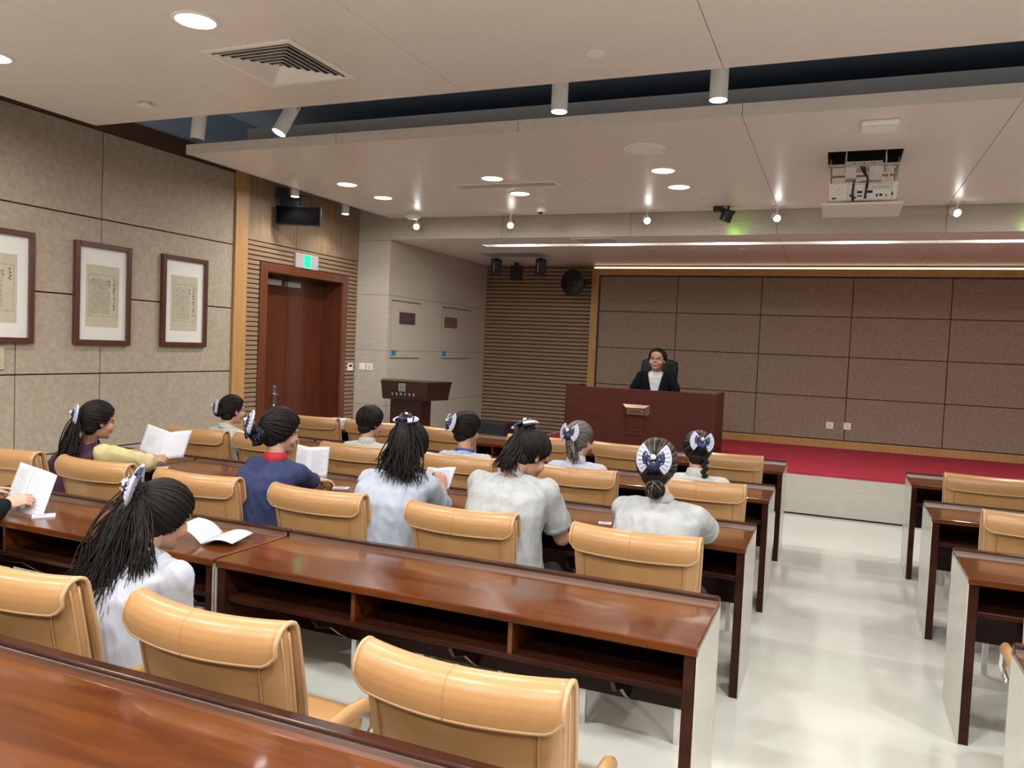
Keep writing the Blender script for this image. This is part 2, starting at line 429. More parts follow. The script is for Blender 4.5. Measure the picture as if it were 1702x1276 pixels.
struct(MB().box(HX0, HX1, HY0, HY1, CEIL + .30, CEIL + .31).box(HX0 - .02, HX0, HY0, HY1, CEIL + .02, CEIL + .30).box(HX1, HX1 + .02, HY0, HY1, CEIL + .02, CEIL + .30)
       .box(HX0, HX1, HY1, HY1 + .02, CEIL + .02, CEIL + .30).box(HX0, HX1, HY0 - .02, HY0, CEIL + .02, CEIL + .30).build('ceiling_hatch', 'dark'))
struct(MB().box(-5.2, XR, 5.9, 6.3, 3.38, 3.615).build('trim_14', 'beam', bevel=.004), 'grey beam above the ceiling slot')
# stage fascia and stage ceiling with light slot
f = MB()
for a, b in zip(seam[:-1], seam[1:]): f.box(max(a, XW) + .002, b - .002, YW, YW + .03, STAGE_CEIL, CEIL + .1)
struct(f.build('trim_15', 'whitewall'), 'fascia between the middle ceiling and the stage ceiling')
S0, S1 = 9.50, 9.70
p = MB()
for a, b in zip(seam[:-1], seam[1:]):
    for y0, y1 in ((YW + .03, S0), (S1, YB - .10)): p.box(max(a, XW) + .002, b - .002, y0, y1, STAGE_CEIL, STAGE_CEIL + .02)
p.box(XW, -4.42, S0, S1, STAGE_CEIL, STAGE_CEIL + .02)
struct(p.build('ceiling_stage', 'ceil'))
struct(MB().box(-4.42, XR, S0 - .02, S0, STAGE_CEIL + .02, STAGE_CEIL + .16).box(-4.42, XR, S1, S1 + .02, STAGE_CEIL + .02, STAGE_CEIL + .16).box(-4.44, XR, S0 - .02, S1 + .02, STAGE_CEIL + .16, STAGE_CEIL + .18).build('trim_16', 'white'), 'white lining of the stage light slot')
st = MB().box(-4.35, XR, S0 + .07, S1 - .07, STAGE_CEIL + .125, STAGE_CEIL + .155).build('slot_light', 'strip_on')
tag(st, 'long light strip in the slot of the stage ceiling', 'ceiling light')
for x in (-3.95, -2.66, -1.31, .14, 1.6, 3.1):
    area_light('slot_lamp', (x, (S0 + S1) / 2, STAGE_CEIL + .11), .45, 3.2, sy=.08, shape='RECTANGLE', spread=170)
struct(MB().box(XW, XR, YB - .10, YB + .05, STAGE_CEIL + .06, STAGE_CEIL + .08).build('ceiling_cove', 'ceil'))

# ================================================================== CEILING FITTINGS
def downlight_mesh():
    t = thing('downlight', '', 'ceiling light', (0, 0, CEIL))
    ring = MB().lathe([(.118, 0), (.118, -.006), (.098, -.010), (.096, -.002), (.096, 0)], 32).build('trim_ring', 'white', t, smooth=True)
    MB().lathe([(.096, -.001), (.096, -.005)], 32).build('diffuser', 'lamp_on', t)
    return t
dl_lab = ['round downlight at the left edge of the photo, near ceiling', 'large bright round downlight nearest the square air vent', 'round downlight above the top edge of the photo',
 'round downlight over the aisle outside the photo', None, None,
 'round downlight nearer the slot, over the door side', 'round downlight farther back, over the door side',
 'round downlight just in front of the long air grille', 'round downlight just behind the long air grille',
 'nearer round downlight of the pair right of the round ceiling speaker', 'farther round downlight of the pair right of the round ceiling speaker']
d0 = None
for i, (x, y) in enumerate(DOWN):
    rown = {3: 'over the fourth desk row', 0: 'over the nearest desk row', -2: 'behind the camera', 6: 'nearer row by the stage', 7: 'farther row by the stage'}[int(math.floor(y)) if y < 6 else int(y)]
    coln = {-5: 'first', -4: 'second', -2: 'third', 0: 'fourth', 1: 'fifth', 3: 'sixth'}[int(math.floor(x))]
    lab = dl_lab[i] if i < len(dl_lab) and dl_lab[i] else 'round downlight outside the photo, %s, %s from the left wall' % (rown, coln)
    if d0 is None: d0 = downlight_mesh(); d0.location = (x, y, CEIL); d0['label'] = lab; d0['group'] = 'round ceiling downlights'
    else: dup(d0, (x, y, CEIL), 0, lab)

# square diffuser
t = thing('air_vent', 'square white four-way air vent with concentric slats in the near ceiling', 'air vent', (-3.10, 3.78, CEIL))
W = .31
MB().box(-W, W, -W, -W + .035, -.012, 0).box(-W, W, W - .035, W, -.012, 0).box(-W, -W + .035, -W + .0351, W - .0351, -.012, 0).box(W - .035, W, -W + .0351, W - .0351, -.012, 0).build('vent_frame', 'offwhite', t, bevel=.003)
MB().box(-W + .03, W - .03, -W + .03, W - .03, -.0015, -.0005).build('vent_opening', 'dark', t)
q = MB()
for k in range(7):
    a = .262 - k * .038; b = a - .013
    for r in range(4):
        X = Matrix.Rotation(r * PI / 2, 4, 'Z')
        q.add([(-a, -a, -.017), (a, -a, -.017), (b, -b, -.002), (-b, -b, -.002), (-a, -a, -.014), (a, -a, -.014), (b, -b, .001), (-b, -b, .001)],
              [(0, 3, 2, 1), (4, 5, 6, 7), (0, 1, 5, 4), (1, 2, 6, 5), (2, 3, 7, 6), (3, 0, 4, 7)], X)
q.build('vent_slats', 'offwhite', t)
# long grille
def grille(lab, x0, x1, y0, y1, z, nm='air_grille', mt='offwhite'):
    t = thing(nm, lab, 'air vent', ((x0 + x1) / 2, (y0 + y1) / 2, z)); a = (x1 - x0) / 2; b = (y1 - y0) / 2
    MB().box(-a, a, -b, -b + .02, -.01, 0).box(-a, a, b - .02, b, -.01, 0).box(-a, -a + .02, -b + .0201, b - .0201, -.01, 0).box(a - .02, a, -b + .0201, b - .0201, -.01, 0).build('vent_frame', mt, t, bevel=.002)
    MB().box(-a + .015, a - .015, -b + .015, b - .015, -.0015, -.0005).build('vent_opening', 'dark', t)
    q = MB(); n = int((2 * a - .06) / .03)
    for i in range(n):
        x = -a + .035 + i * (2 * a - .07) / (n - 1); q.box(x - .004, x + .004, -b + .02, b - .02, -.008, -.002)
    for j in range(1, 4): y = -b + j * b / 2; q.box(-a + .02, a - .02, y - .002, y + .002, -.009, -.006)
    q.build('vent_slats', mt, t)
grille('long narrow white air grille in the middle ceiling between two downlights', -3.66, -2.57, 7.10, 7.32, CEIL)
grille('air grille in the stage ceiling over the red-brown stage desk', -3.02, -2.50, 9.02, 9.44, STAGE_CEIL)
grille('air grille in the stage ceiling above the black hanging loudspeakers', -4.85, -3.9, 10.3, 10.8, STAGE_CEIL, mt='grey_metal')
# round speaker, sensors, detectors
t = thing('ceiling_speaker', 'large round white ceiling speaker flush in the middle ceiling', 'speaker', (-1.483, 6.12, CEIL))
MB().lathe([(.165, 0), (.165, -.006), (.148, -.009), (.147, -.003)], 36).build('speaker_rim', 'white', t, smooth=True)
MB().lathe([(.147, -.003), (.147, -.0055)], 36).build('speaker_grille', 'offwhite', t)
def disc(nm, lab, x, y, z, prof, mt='white', cat='detector'):
    t = thing(nm, lab, cat, (x, y, z)); MB().lathe(prof, 28).build('housing', mt, t, smooth=False, bevel=.002)
    return t
disc('blanking_plate', 'round off-white cover plate in the near ceiling', -1.29, 4.12, CEIL, [(.052, 0), (.052, -.005)], 'offwhite', 'cover plate')
disc('blanking_plate', 'small round cover plate behind the pair of right downlights', -1.30, 7.86, CEIL, [(.040, 0), (.040, -.005)], 'offwhite', 'cover plate')
t = disc('smoke_detector', 'white button-like sprinkler cap at the left of the near ceiling', -4.56, 4.15, CEIL, [(.03, 0), (.03, -.018), (.052, -.018), (.052, -.028)], 'offwhite')
t = disc('smoke_detector', 'white fire detector hanging beside the leftmost stage spotlight', -4.93, 8.55, CEIL, [(.085, 0), (.085, -.02), (.10, -.03), (.10, -.05), (.06, -.075)])
disc('blanking_plate', 'flat round plate just in front of the white fire detector', -4.60, 7.92, CEIL, [(.05, 0), (.05, -.006)], 'offwhite', 'cover plate')
t = disc('motion_sensor', 'white cylindrical sensor under the ceiling behind the long grille', -3.13, 8.26, CEIL, [(.055, 0), (.058, -.05), (.05, -.085), (.03, -.095)])
MB().ball((0, -.02, -.09), (.03, .03, .02), 12, 8).build('lens', 'black', t, smooth=True)
for x in (-4.15, -1.16, 1.45):
    disc('blanking_plate', {-4.15: 'small round plate in the stage ceiling over the hanging loudspeakers', -1.16: 'small round plate in the stage ceiling, middle', 1.45: 'small round plate in the stage ceiling at the right'}[x], x, 10.1, STAGE_CEIL, [(.045, 0), (.045, -.008)], 'offwhite', 'cover plate')
# wireless box
t = thing('wireless_access_point', 'square white wireless box on the ceiling in front of the projector hatch', 'wireless box', (.176, 5.82, CEIL))
MB().box(-.115, .115, -.115, .115, -.035, 0).build('housing', 'white', t, bevel=.012, seg=3)
q = MB()
for i in range(9):
    a = -.08 + i * .02; q.box(a - .011, a + .011, -.104 + .015 * ((a / .08) ** 2), -.101 + .015 * ((a / .08) ** 2), -.0362, -.035)
q.build('curved_seam', 'grey_metal', t)
# slot cylinder spots
def cyl_spot(lab, x, y, z0, L, r, on=True, tilt=None, power=20, angle=50, top=ZT, cat='spotlight', body='white', nm='cylinder_spotlight'):
    t = thing(nm, lab, cat, (x, y, z0))
    R = Matrix.Identity(4)
    if tilt: R = Euler(tilt).to_matrix().to_4x4()
    MB().lathe([(r * .88, .004), (r, 0), (r, L), (r * .9, L + .004)], 28, R).build('lamp_housing', body, t, smooth=False, bevel=.002)
    MB().lathe([(r * .86, .002), (r * .86, -.002)], 28, R).build('lens', 'spot_on' if on else 'black', t)
    p1 = R @ V((0, 0, L * .8)); q = MB().tube([p1, (p1.x, p1.y, top - z0)], .012, 10)
    if tilt: q.obox((p1.x, p1.y, p1.z), (2 * r + .02, .02, .03))
    q.build('stem', body, t, smooth=True)
    if on:
        dirv = R @ V((0, 0, -1)); loc = V((x, y, z0)) + dirv * .02
        spot_light('spot_lamp', loc, loc + dirv, power, angle)
    return t
cyl_spot('unlit white cylinder spotlight, leftmost in the ceiling slot', -4.92, 5.0, 3.27, .26, .055, on=False, tilt=(0, .10, 0))
cyl_spot('tilted white cylinder spotlight shining in the ceiling slot', -4.10, 5.0, 3.272, .26, .055, tilt=(-.35, .28, 0), power=25)
cyl_spot('upright white cylinder spotlight in the middle of the ceiling slot', -1.80, 5.0, 3.267, .30, .055, power=25)
cyl_spot('upright white cylinder spotlight, rightmost in the ceiling slot', -.765, 5.0, 3.263, .30, .055, power=25)
cyl_spot('short white cylinder spotlight beside the black monitor, over the door', -5.60, 7.13, 3.235, .26, .045, power=13, angle=120)
cyl_spot('short white cylinder spotlight farther along, near the pale wall', -5.62, 8.12, 3.215, .26, .045, power=13, angle=120)
def stage_spot(lab, x, z):
    t = thing('stage_spotlight', lab, 'spotlight', (x, 8.72, CEIL), group='small white spotlights before the stage fascia')
    d = z - CEIL
    MB().lathe([(.035, 0), (.035, -.012), (.008, -.014), (.008, d + .03)], 16).build('stem', 'white', t)
    R = Matrix.Translation((0, 0, d)) @ Euler((-1.1, 0, .45)).to_matrix().to_4x4()
    MB().lathe([(.038, -.01), (.042, .0), (.042, .07), (.03, .085)], 20, R).build('lamp_housing', 'white', t, bevel=.002)
    MB().ball((0, 0, -.008), (.036, .036, .016), 16, 8, R).build('lens', 'spot_on', t, smooth=True)
    spot_light('stage_lamp', (x, 8.68, z - .04), (x, 10.5, 0), 9, 66, .9)
for x, z, w_ in ((-4.97, 3.147, 'leftmost small white spotlight before the stage fascia'), (-3.69, 3.14, 'second small white spotlight from the left before the fascia'),
              (-2.04, 3.162, 'small white spotlight left of the black spotlight'), (-.664, 3.159, 'small white spotlight left of the projector, right of the black spotlight'), (.993, 3.176, 'small white spotlight right of the projector')):
    stage_spot(w_, x, z)
t = cyl_spot('black cylinder spotlight casting a green glow on the fascia', -1.19, 8.66, 3.13, .12, .062, on=False, tilt=(.0, .35, 0), top=CEIL, body='black', nm='stage_spotlight')
MB().box(-.12, -.02, -.04, .04, .10, CEIL - 3.13).build('bracket', 'black', t, bevel=.005)
for x in (-1.12, 1.62):
    spot_light('green_lamp', (x, 8.80, 3.04), (x + .05, 8.93, 3.075), .5, 150, .9, color=(.45, 1, .12), r=.02)

# projector on its lift
t = thing('ceiling_projector', 'white projector on a lowered ceiling lift with a pale cover plate', 'projector', (.108, 6.81, 2.89))
MB().box(-.285, .285, -.285, .285, -.008, .010).build('cover_plate', 'ceil', t, bevel=.002)
pb = MB().box(-.24, .24, -.21, .20, .035, .175).build('projector_body', 'white', t, bevel=.012)
q = MB()
for x, z, w_, h_ in [(-.20, .05, .03, .012), (-.075, .065, .03, .018), (-.02, .09, .035, .018), (-.02, .065, .035, .010), (.02, .05, .02, .02), (.045, .09, .05, .02), (.10, .062, .012, .02), (.128, .065, .02, .018), (.165, .065, .01, .012), (.205, .07, .01, .022), (-.055, .05, .02, .016)]:
    q.box(x - w_ / 2, x + w_ / 2, -.213, -.209, z, z + h_)
q.build('connector', 'black', pb)
q = MB().box(-.105, -.102, -.2125, -.2095, .045, .16).box(.20, .203, -.2125, -.2095, .045, .16).box(-.102, .2, -.2125, -.2095, .157, .16)
for k in range(3): q.box(.06, .19, -.2125, -.2095, .122 + k * .01, .125 + k * .01)
for k in range(4):
    a = k * PI / 2; q.box(-.165 + .02 * math.cos(a) - .004, -.165 + .02 * math.cos(a) + .004, -.2125, -.2095, .105 + .02 * math.sin(a) - .004, .105 + .02 * math.sin(a) + .004)
q.build('panel_marking', 'grey_metal', pb)
for sx in (-.235, .235):
    for sy in (-.20, .20):
        MB().tube([(sx, sy, .01), (sx, sy, .36)], .006, 8).build('lift_rod', 'steel', t, smooth=True)
q = MB()
for sy in (-.20, .20): q.box(-.25, .25, sy - .008, sy + .008, .30, .315)
for sx in (-.235, .235): q.box(sx - .008, sx + .008, -.2, .2, .30, .315)
q.build('lift_frame', 'grey_metal', t)
q = MB().box(-.13, .13, -.16, -.155, .305, .345).box(-.13, .13, -.16, .02, .30, .305).box(-.13, -.05, -.14, .0, .22, .305).box(.04, .13, -.14, .0, .20, .305)
mp = q.build('mounting_plate', 'offwhite', t, bevel=.002)
q = MB()
for x in (-.07, 0, .07): q.cyl((0, 0, 0), .008, .004, 12, Matrix.Translation((x, -.1605, .325)) @ Matrix.Rotation(PI / 2, 4, 'X'))
q.build('bolt_hole', 'black', mp)
for sx in (-.13, .16): MB().tube([(sx, .05, .305), (sx, .05, .69)], .008, 8).build('hanger', 'steel', t, smooth=True)
q = MB()
q.tube([(-.02, -.17, .30), (.0, -.19, .25), (.03, -.22, .20), (.025, -.225, .14), (.02, -.22, .07)], .007, 8)
q.tube([(.0, -.17, .30), (.01, -.18, .26), (.035, -.21, .19), (.03, -.225, .12)], .006, 8)
q.tube([(-.06, -.14, .20), (-.065, -.215, .16), (-.07, -.225, .10), (-.065, -.22, .03)], .008, 8)
q.tube([(-.06, -.2, .17), (.0, -.19, .185), (.04, -.17, .18)], .004, 6)
q.build('cable', 'black', t, smooth=True)
q = MB()
for i in range(26):
    a = i * .5; q.ball((.175 + .0 * a, -.205, .20 + i * .004), (.004 + .003 * (i % 2), .004, .004), 6, 4)
q.build('chain', 'steel', t)

# monitor above the door
t = thing('ceiling_monitor', 'black flat monitor hanging from the ceiling over the door', 'monitor', (-5.66, 7.28, 2.945))
Xm = Matrix.Rotation(math.radians(25), 4, 'Z')
def rb(mb, *a): return mb.box(*a, X=Xm)
rb(MB(), -.25, .25, -.02, .03, 0, .215).build('monitor_case', 'black', t, bevel=.004)
rb(MB(), -.238, .238, -.0225, -.0205, .012, .203).build('screen', 'screen', t)
q = MB(); rb(q, -.22, .0, .03, .12, .16, .33); rb(q, -.26, -.14, .03, .10, .30, .42)
q.build('bracket', 'black', t, bevel=.004)
MB().tube([Xm @ V((.13, .03, .18)), Xm @ V((.14, .03, .31)), Xm @ V((.02, .03, .34)), Xm @ V((-.06, .05, .33))], .006, 8).build('cable', 'black', t, smooth=True)

# exit sign
t = thing('exit_sign', 'grey emergency exit sign with a green lit square above the door', 'exit sign', (XL, 7.795, 2.60))
MB().box(.001, .032, -.215, .215, -.085, .085).build('sign_case', 'grey_metal', t, bevel=.005)
MB().box(.032, .034, -.062, .062, -.075, .075).build('green_panel', 'green_on', t, bevel=.001)
q = MB()
def txt(body, size, loc, rot, mt, parent, name='lettering', ext=.0008, align='CENTER'):
    cu = bpy.data.curves.new(name, 'FONT'); cu.body = body; cu.size = size; cu.extrude = ext; cu.align_x = align; cu.align_y = 'CENTER'
    o = bpy.data.objects.new(name, cu); COL.objects.link(o)
    dg = bpy.context.evaluated_depsgraph_get(); dg.update()
    me = bpy.data.meshes.new_from_object(o.evaluated_get(dg)); bpy.data.objects.remove(o)
    me.materials.clear()
    me.name = name
    r = link(name, me, mt, parent); r.location = loc; r.rotation_euler = rot
    return r
txt('安全\n出口', .062, (.0345, 0, .004), (PI / 2, 0, PI / 2), 'exit_dark', t)

# wall fittings
def plate(nm, lab, loc, ax, w_, h_, cat='switch', mt='white', extra=None):
    t = thing(nm, lab, cat, loc); X = Matrix.Rotation({'-y': 0, 'x': PI / 2}[ax], 4, 'Z')
    MB().box(-w_ / 2, w_ / 2, -.010, 0, -h_ / 2, h_ / 2, X).build('cover_plate', mt, t, bevel=.003)
    q = MB()
    if extra == 'rocker': q.box(-w_ * .36, w_ * .36, -.014, -.009, -h_ * .36, h_ * .36, X); q.build('rocker', mt, t, bevel=.002)
    elif extra == 'thermo':
        q.box(-w_ * .32, w_ * .32, -.012, -.009, .0, h_ * .30, X); q.build('display', 'black', t)
    else:
        for a, b, c_, d_ in ((-.012, -.006, .012, .022), (.006, .012, .012, .022), (-.016, -.009, -.022, -.012), (.009, .016, -.022, -.012), (-.003, .003, -.012, -.004)): q.box(a, b, -.012, -.009, c_, d_, X)
        q.build('socket_hole', 'black', t)
plate('light_switch', 'left one of two white switches on the pale wall beside the door', (-5.826, YW, 1.345), '-y', .092, .092, extra='rocker')
plate('light_switch', 'right one of two white switches on the pale wall beside the door', (-5.712, YW, 1.345), '-y', .092, .092, extra='holes')
plate('thermostat', 'white thermostat with dark display on the slats right of the door', (XL + .002, 8.80, 1.335), 'x', .12, .10, 'thermostat', extra='thermo')
plate('wall_socket', 'left one of two white sockets low on the back wall', (-.036, YB - .006, .777), '-y', .095, .095, 'socket', extra='holes')
plate('wall_socket', 'right one of two white sockets low on the back wall', (.194, YB - .006, .783), '-y', .095, .095, 'socket', extra='holes')
plate('wall_notice', 'ochre plate at the left photo edge below the cropped picture', (XL + .002, 4.06, 1.44), 'x', .12, .18, 'plate', mt='old_paper', extra='rocker')

# framed manuscripts
def framed(lab, y0, y1, seed):
    z0, z1 = 1.555, 2.43; t = thing('framed_manuscript', lab, 'picture', (XL, (y0 + y1) / 2, z0), group='framed manuscript pages on the left wall')
    w2 = (y1 - y0) / 2; h_ = z1 - z0; fw = .045
    MB().box(.0, .04, -w2, -w2 + fw, 0, h_).box(.0, .04, w2 - fw, w2, 0, h_).box(0, .04, -w2 + fw, w2 - fw, 0, fw).box(0, .04, -w2 + fw, w2 - fw, h_ - fw, h_).build('picture_frame', 'frame', t, bevel=.004)
    MB().box(.004, .016, -w2 + fw, w2 - fw, fw, h_ - fw).build('mount', 'mat_board', t)
    MB().box(.028, .030, -w2 + fw, w2 - fw, fw, h_ - fw).build('glass', 'glass', t)
    a = w2 * .59; b0 = h_ * .18; b1 = h_ * .785
    pg = MB().box(.016, .018, -a, a, b0, b1).build('manuscript_page', 'old_paper', t)
    rn = random.Random(seed); q = MB(); x = .0182
    i0, i1 = b0 + .09, b1 - .085; a2 = a * .86
    for (p0, p1, r0, r1) in ((-a2, a2, i0, i0 + .0025), (-a2, a2, i1, i1 + .0025), (-a2, -a2 + .0025, i0, i1), (a2 - .0025, a2, i0, i1)): q.box(x - .0005, x, p0, p1, r0, r1)
    cols = 12 if seed != 3 else 9
    for c in range(cols):
        y = -a2 + .02 + c * (2 * a2 * .70) / cols; top = i1 - .03 - rn.uniform(0, .02); zz = top
        while zz > i0 + .02:
            for _ in range(3): q.obox((x, y + rn.uniform(-.003, .003), zz + rn.uniform(-.003, .003)), (.0006, rn.choice((.007, .002)), rn.choice((.0016, .006))))
            zz -= .0115
    zz = i1 - .03
    for k in range(11 if seed != 1 else 4):
        for _ in range(6): q.obox((x, a2 - .03 + rn.uniform(-.008, .008), zz + rn.uniform(-.009, .009)), (.0006, rn.choice((.014, .004)), rn.choice((.003, .012))))
        zz -= .026
    for k in range(2):
        for _ in range(5): q.obox((x, a2 * .45 + rn.uniform(-.007, .007), i1 - .045 - k * .03 + rn.uniform(-.008, .008)), (.0006, rn.choice((.012, .003)), rn.choice((.003, .010))))
    q.build('handwriting', 'ink', pg)
framed('framed manuscript page cut off by the left edge of the photo', 3.69, 4.34, 1)
framed('framed manuscript page in the middle, between the two others', 4.70, 5.265, 2)
framed('framed manuscript page nearest the door and the oak post', 5.62, 6.195, 3)

# loudspeakers and horn
def hang_speaker(lab, x, y, rz):
    t = thing('loudspeaker', lab, 'speaker', (x, y, 2.80)); X = Matrix.Rotation(rz, 4, 'Z') @ Matrix.Rotation(.25, 4, 'X')
    MB().prism([(-.06, .20), (.09, .20), (.07, -.02), (.02, -.06), (-.04, .02)], -.075, .075, 'x').build('cabinet', 'black', t, bevel=.01).matrix_local = X
    MB().box(-.052, -.046, -.062, -.058, .03, .16).build('white_stripe', 'white', t).matrix_local = X
    MB().box(-.02, .02, -.02, .02, .16, .22).build('bracket', 'black', t)
hang_speaker('small black loudspeaker under the stage ceiling, left one, near the pale wall', -4.86, 11.0, .6)
hang_speaker('small black loudspeaker under the stage ceiling, right one, nearer the round horn', -4.14, 11.0, .5)
t = thing('loudspeaker', 'dim black box loudspeaker hanging between the two angled ones', 'speaker', (-4.75, 11.55, 2.76)); 
MB().box(-.08, .08, -.06, .08, -.02, .21).build('cabinet', 'black', t, bevel=.01); MB().box(-.03, .03, -.02, .02, .2, .26).build('bracket', 'black', t)
t = thing('horn_speaker', 'big round black dish-shaped horn high on the slatted back wall', 'speaker', (-3.84, 11.62, 2.72))
Xh = V((.25, .96, .08)).to_track_quat('Z', 'Y').to_matrix().to_4x4()
MB().lathe([(.0, -.012), (.205, .0), (.21, .012), (.15, .055), (.07, .08), (.05, .14), (.03, .15)], 36, Xh).build('dish', 'black', t, smooth=True)
MB().tube([(.04, .0, .0), (.14, .1, .02), (.18, .36, .03)], .02, 10).box(.13, .20, .02, .10, -.05, .04).build('bracket', 'black', t)
MB().ball((.06, -.09, 0), (.012, .012, .012), 10, 6).build('screw', 'steel', t, smooth=True)
t = thing('floor_loudspeaker', 'low black box speaker standing by the slatted wall left of the stage', 'speaker', (-4.12, 9.5, 0), .0)
MB().box(-.22, .22, -.17, .17, .005, .70).build('cabinet', 'black', t, bevel=.012)
MB().box(-.20, .20, -.178, -.170, .03, .68).build('grille', 'dark', t, bevel=.003)

# lectern
t = thing('lectern', 'dark brown wooden lectern with flared top before the pale wall', 'lectern', (-4.80, 8.42, 0), 0)
X0 = Matrix.Rotation(math.radians(6), 4, 'Z')
def P8(mb, poly, z0, z1, poly2=None):
    k = len(poly); p2 = poly2 or poly
    return mb.add([X0 @ V((a, b, z0)) for a, b in poly] + [X0 @ V((a, b, z1)) for a, b in p2], [tuple(range(k - 1, -1, -1)), tuple(range(k, 2 * k))] + [(i, (i + 1) % k, k + (i + 1) % k, k + i) for i in range(k)])
topo = [(-.30, -.20), (.30, -.20), (.46, .20), (.40, .26), (-.40, .26), (-.46, .20)]
P8(MB(), [(a * .93, b * .93) for a, b in topo], 1.0, 1.205, topo).build('lectern_top', 'lectern', t, bevel=.006)
P8(MB(), [(a * 1.015, b * 1.015) for a, b in topo], 1.205, 1.225).build('desktop_rim', 'lectern', t, bevel=.003)
body = [(-.20, -.13), (.20, -.13), (.24, .10), (.20, .16), (-.20, .16), (-.24, .10)]
P8(MB(), [(a * 1.0, b * 1.0) for a, b in body], .02, 1.0).build('lectern_body', 'lectern', t, bevel=.006)
P8(MB(), [(a * 1.25, b * 1.35) for a, b in body], 0, .05).build('lectern_base', 'lectern', t, bevel=.006)
q = MB()
for k in range(9): q.add([X0 @ V(p) for p in [(-.17 + k * .038, -.138, .12), (-.155 + k * .038, -.138, .12), (-.155 + k * .038, -.128, .12), (-.17 + k * .038, -.128, .12), (-.17 + k * .038, -.138, .80), (-.155 + k * .038, -.138, .80), (-.155 + k * .038, -.128, .80), (-.17 + k * .038, -.128, .80)]], [(0, 3, 2, 1), (4, 5, 6, 7), (0, 1, 5, 4), (1, 2, 6, 5), (2, 3, 7, 6), (3, 0, 4, 7)])
q.build('fluted_strips', 'podium', t, bevel=.003)
def emblem(mb, cx, cy, s, y, d, X=None, sl=0):
    def ring(a, b):
        for (x0, x1, z0, z1) in ((-a, a, a - b, a), (-a, a, -a, -a + b), (-a, -a + b, -a + b, a - b), (a - b, a, -a + b, a - b)):
            mb.box(cx + x0, cx + x1, y - d, y, cy + z0 * 1.1, cy + z1 * 1.1, X)
    ring(s, s * .12); ring(s * .72, s * .10); ring(s * .30, s * .12)
    mb.box(cx - s * .5, cx + s * .5, y - d, y, cy + s * .50, cy + s * .58, X); mb.box(cx - s * .5, cx + s * .5, y - d, y, cy - s * .50, cy - s * .42, X)
    mb.box(cx - s * .06, cx + s * .06, y - d, y, cy + s * .3, cy + s * .7, X)
Xe = X0 @ Matrix.Translation((0, -.187, 1.0)) @ Matrix.Rotation(.07, 4, 'X')
q = MB(); emblem(q, -.02, .15, .042, -.001, .005, Xe)
q.build('emblem', 'grey_metal', t)
q = MB(); rn = random.Random(5)
for k in range(6):
    cx = -.145 + k * .055
    for _ in range(5): q.box(cx - .012 + rn.uniform(0, .008), cx + .012 - rn.uniform(0, .008), -.006, -.001, .055 + _ * .0062, .058 + _ * .0062, Xe)
    q.box(cx - .002, cx + .002, -.006, -.001, .050, .085, Xe)
q.build('lettering', 'grey_metal', t)

# stage desk
t = thing('stage_desk', 'large plain red-brown desk on the stage with a square metal emblem', 'desk', (-2.16, 9.24, .463))
MB().box(-.915, .915, 0, .03, 0, .787).box(-.915, -.875, .03, .66, 0, .787).box(.875, .915, .03, .66, 0, .787).build('desk_body', 'podium', t, bevel=.004)
MB().box(-.875, .875, .03, .70, .60, .63).build('desktop', 'podium', t, bevel=.004)
q = MB(); ex, ez = -.02, .44
emblem(q, ex, ez - .03, .155, 0, .008)
q.build('emblem', 'podium', t, bevel=.002)
q = MB()
q.add([(ex - .165, -.004, ez + .165), (ex + .165, -.004, ez + .165), (ex + .115, -.03, ez + .125), (ex - .115, -.03, ez + .125)], [(0, 1, 2, 3)])
q.add([(ex - .165, -.004, ez + .16), (ex - .118, -.03, ez + .12), (ex - .118, -.03, ez + .03), (ex - .165, -.004, ez + .06)], [(0, 1, 2, 3)])
q.add([(ex + .165, -.004, ez + .16), (ex + .118, -.03, ez + .12), (ex + .118, -.03, ez + .03), (ex + .165, -.004, ez + .06)], [(0, 3, 2, 1)])
q.box(ex - .11, ex + .11, -.028, -.01, ez + .045, ez + .115)
q.build('emblem_crown', 'bronze', t, solid=.003)
MB().box(ex - .06, ex + .06, -.032, -.027, ez + .075, ez + .085).build('emblem_slot', 'dark', t)

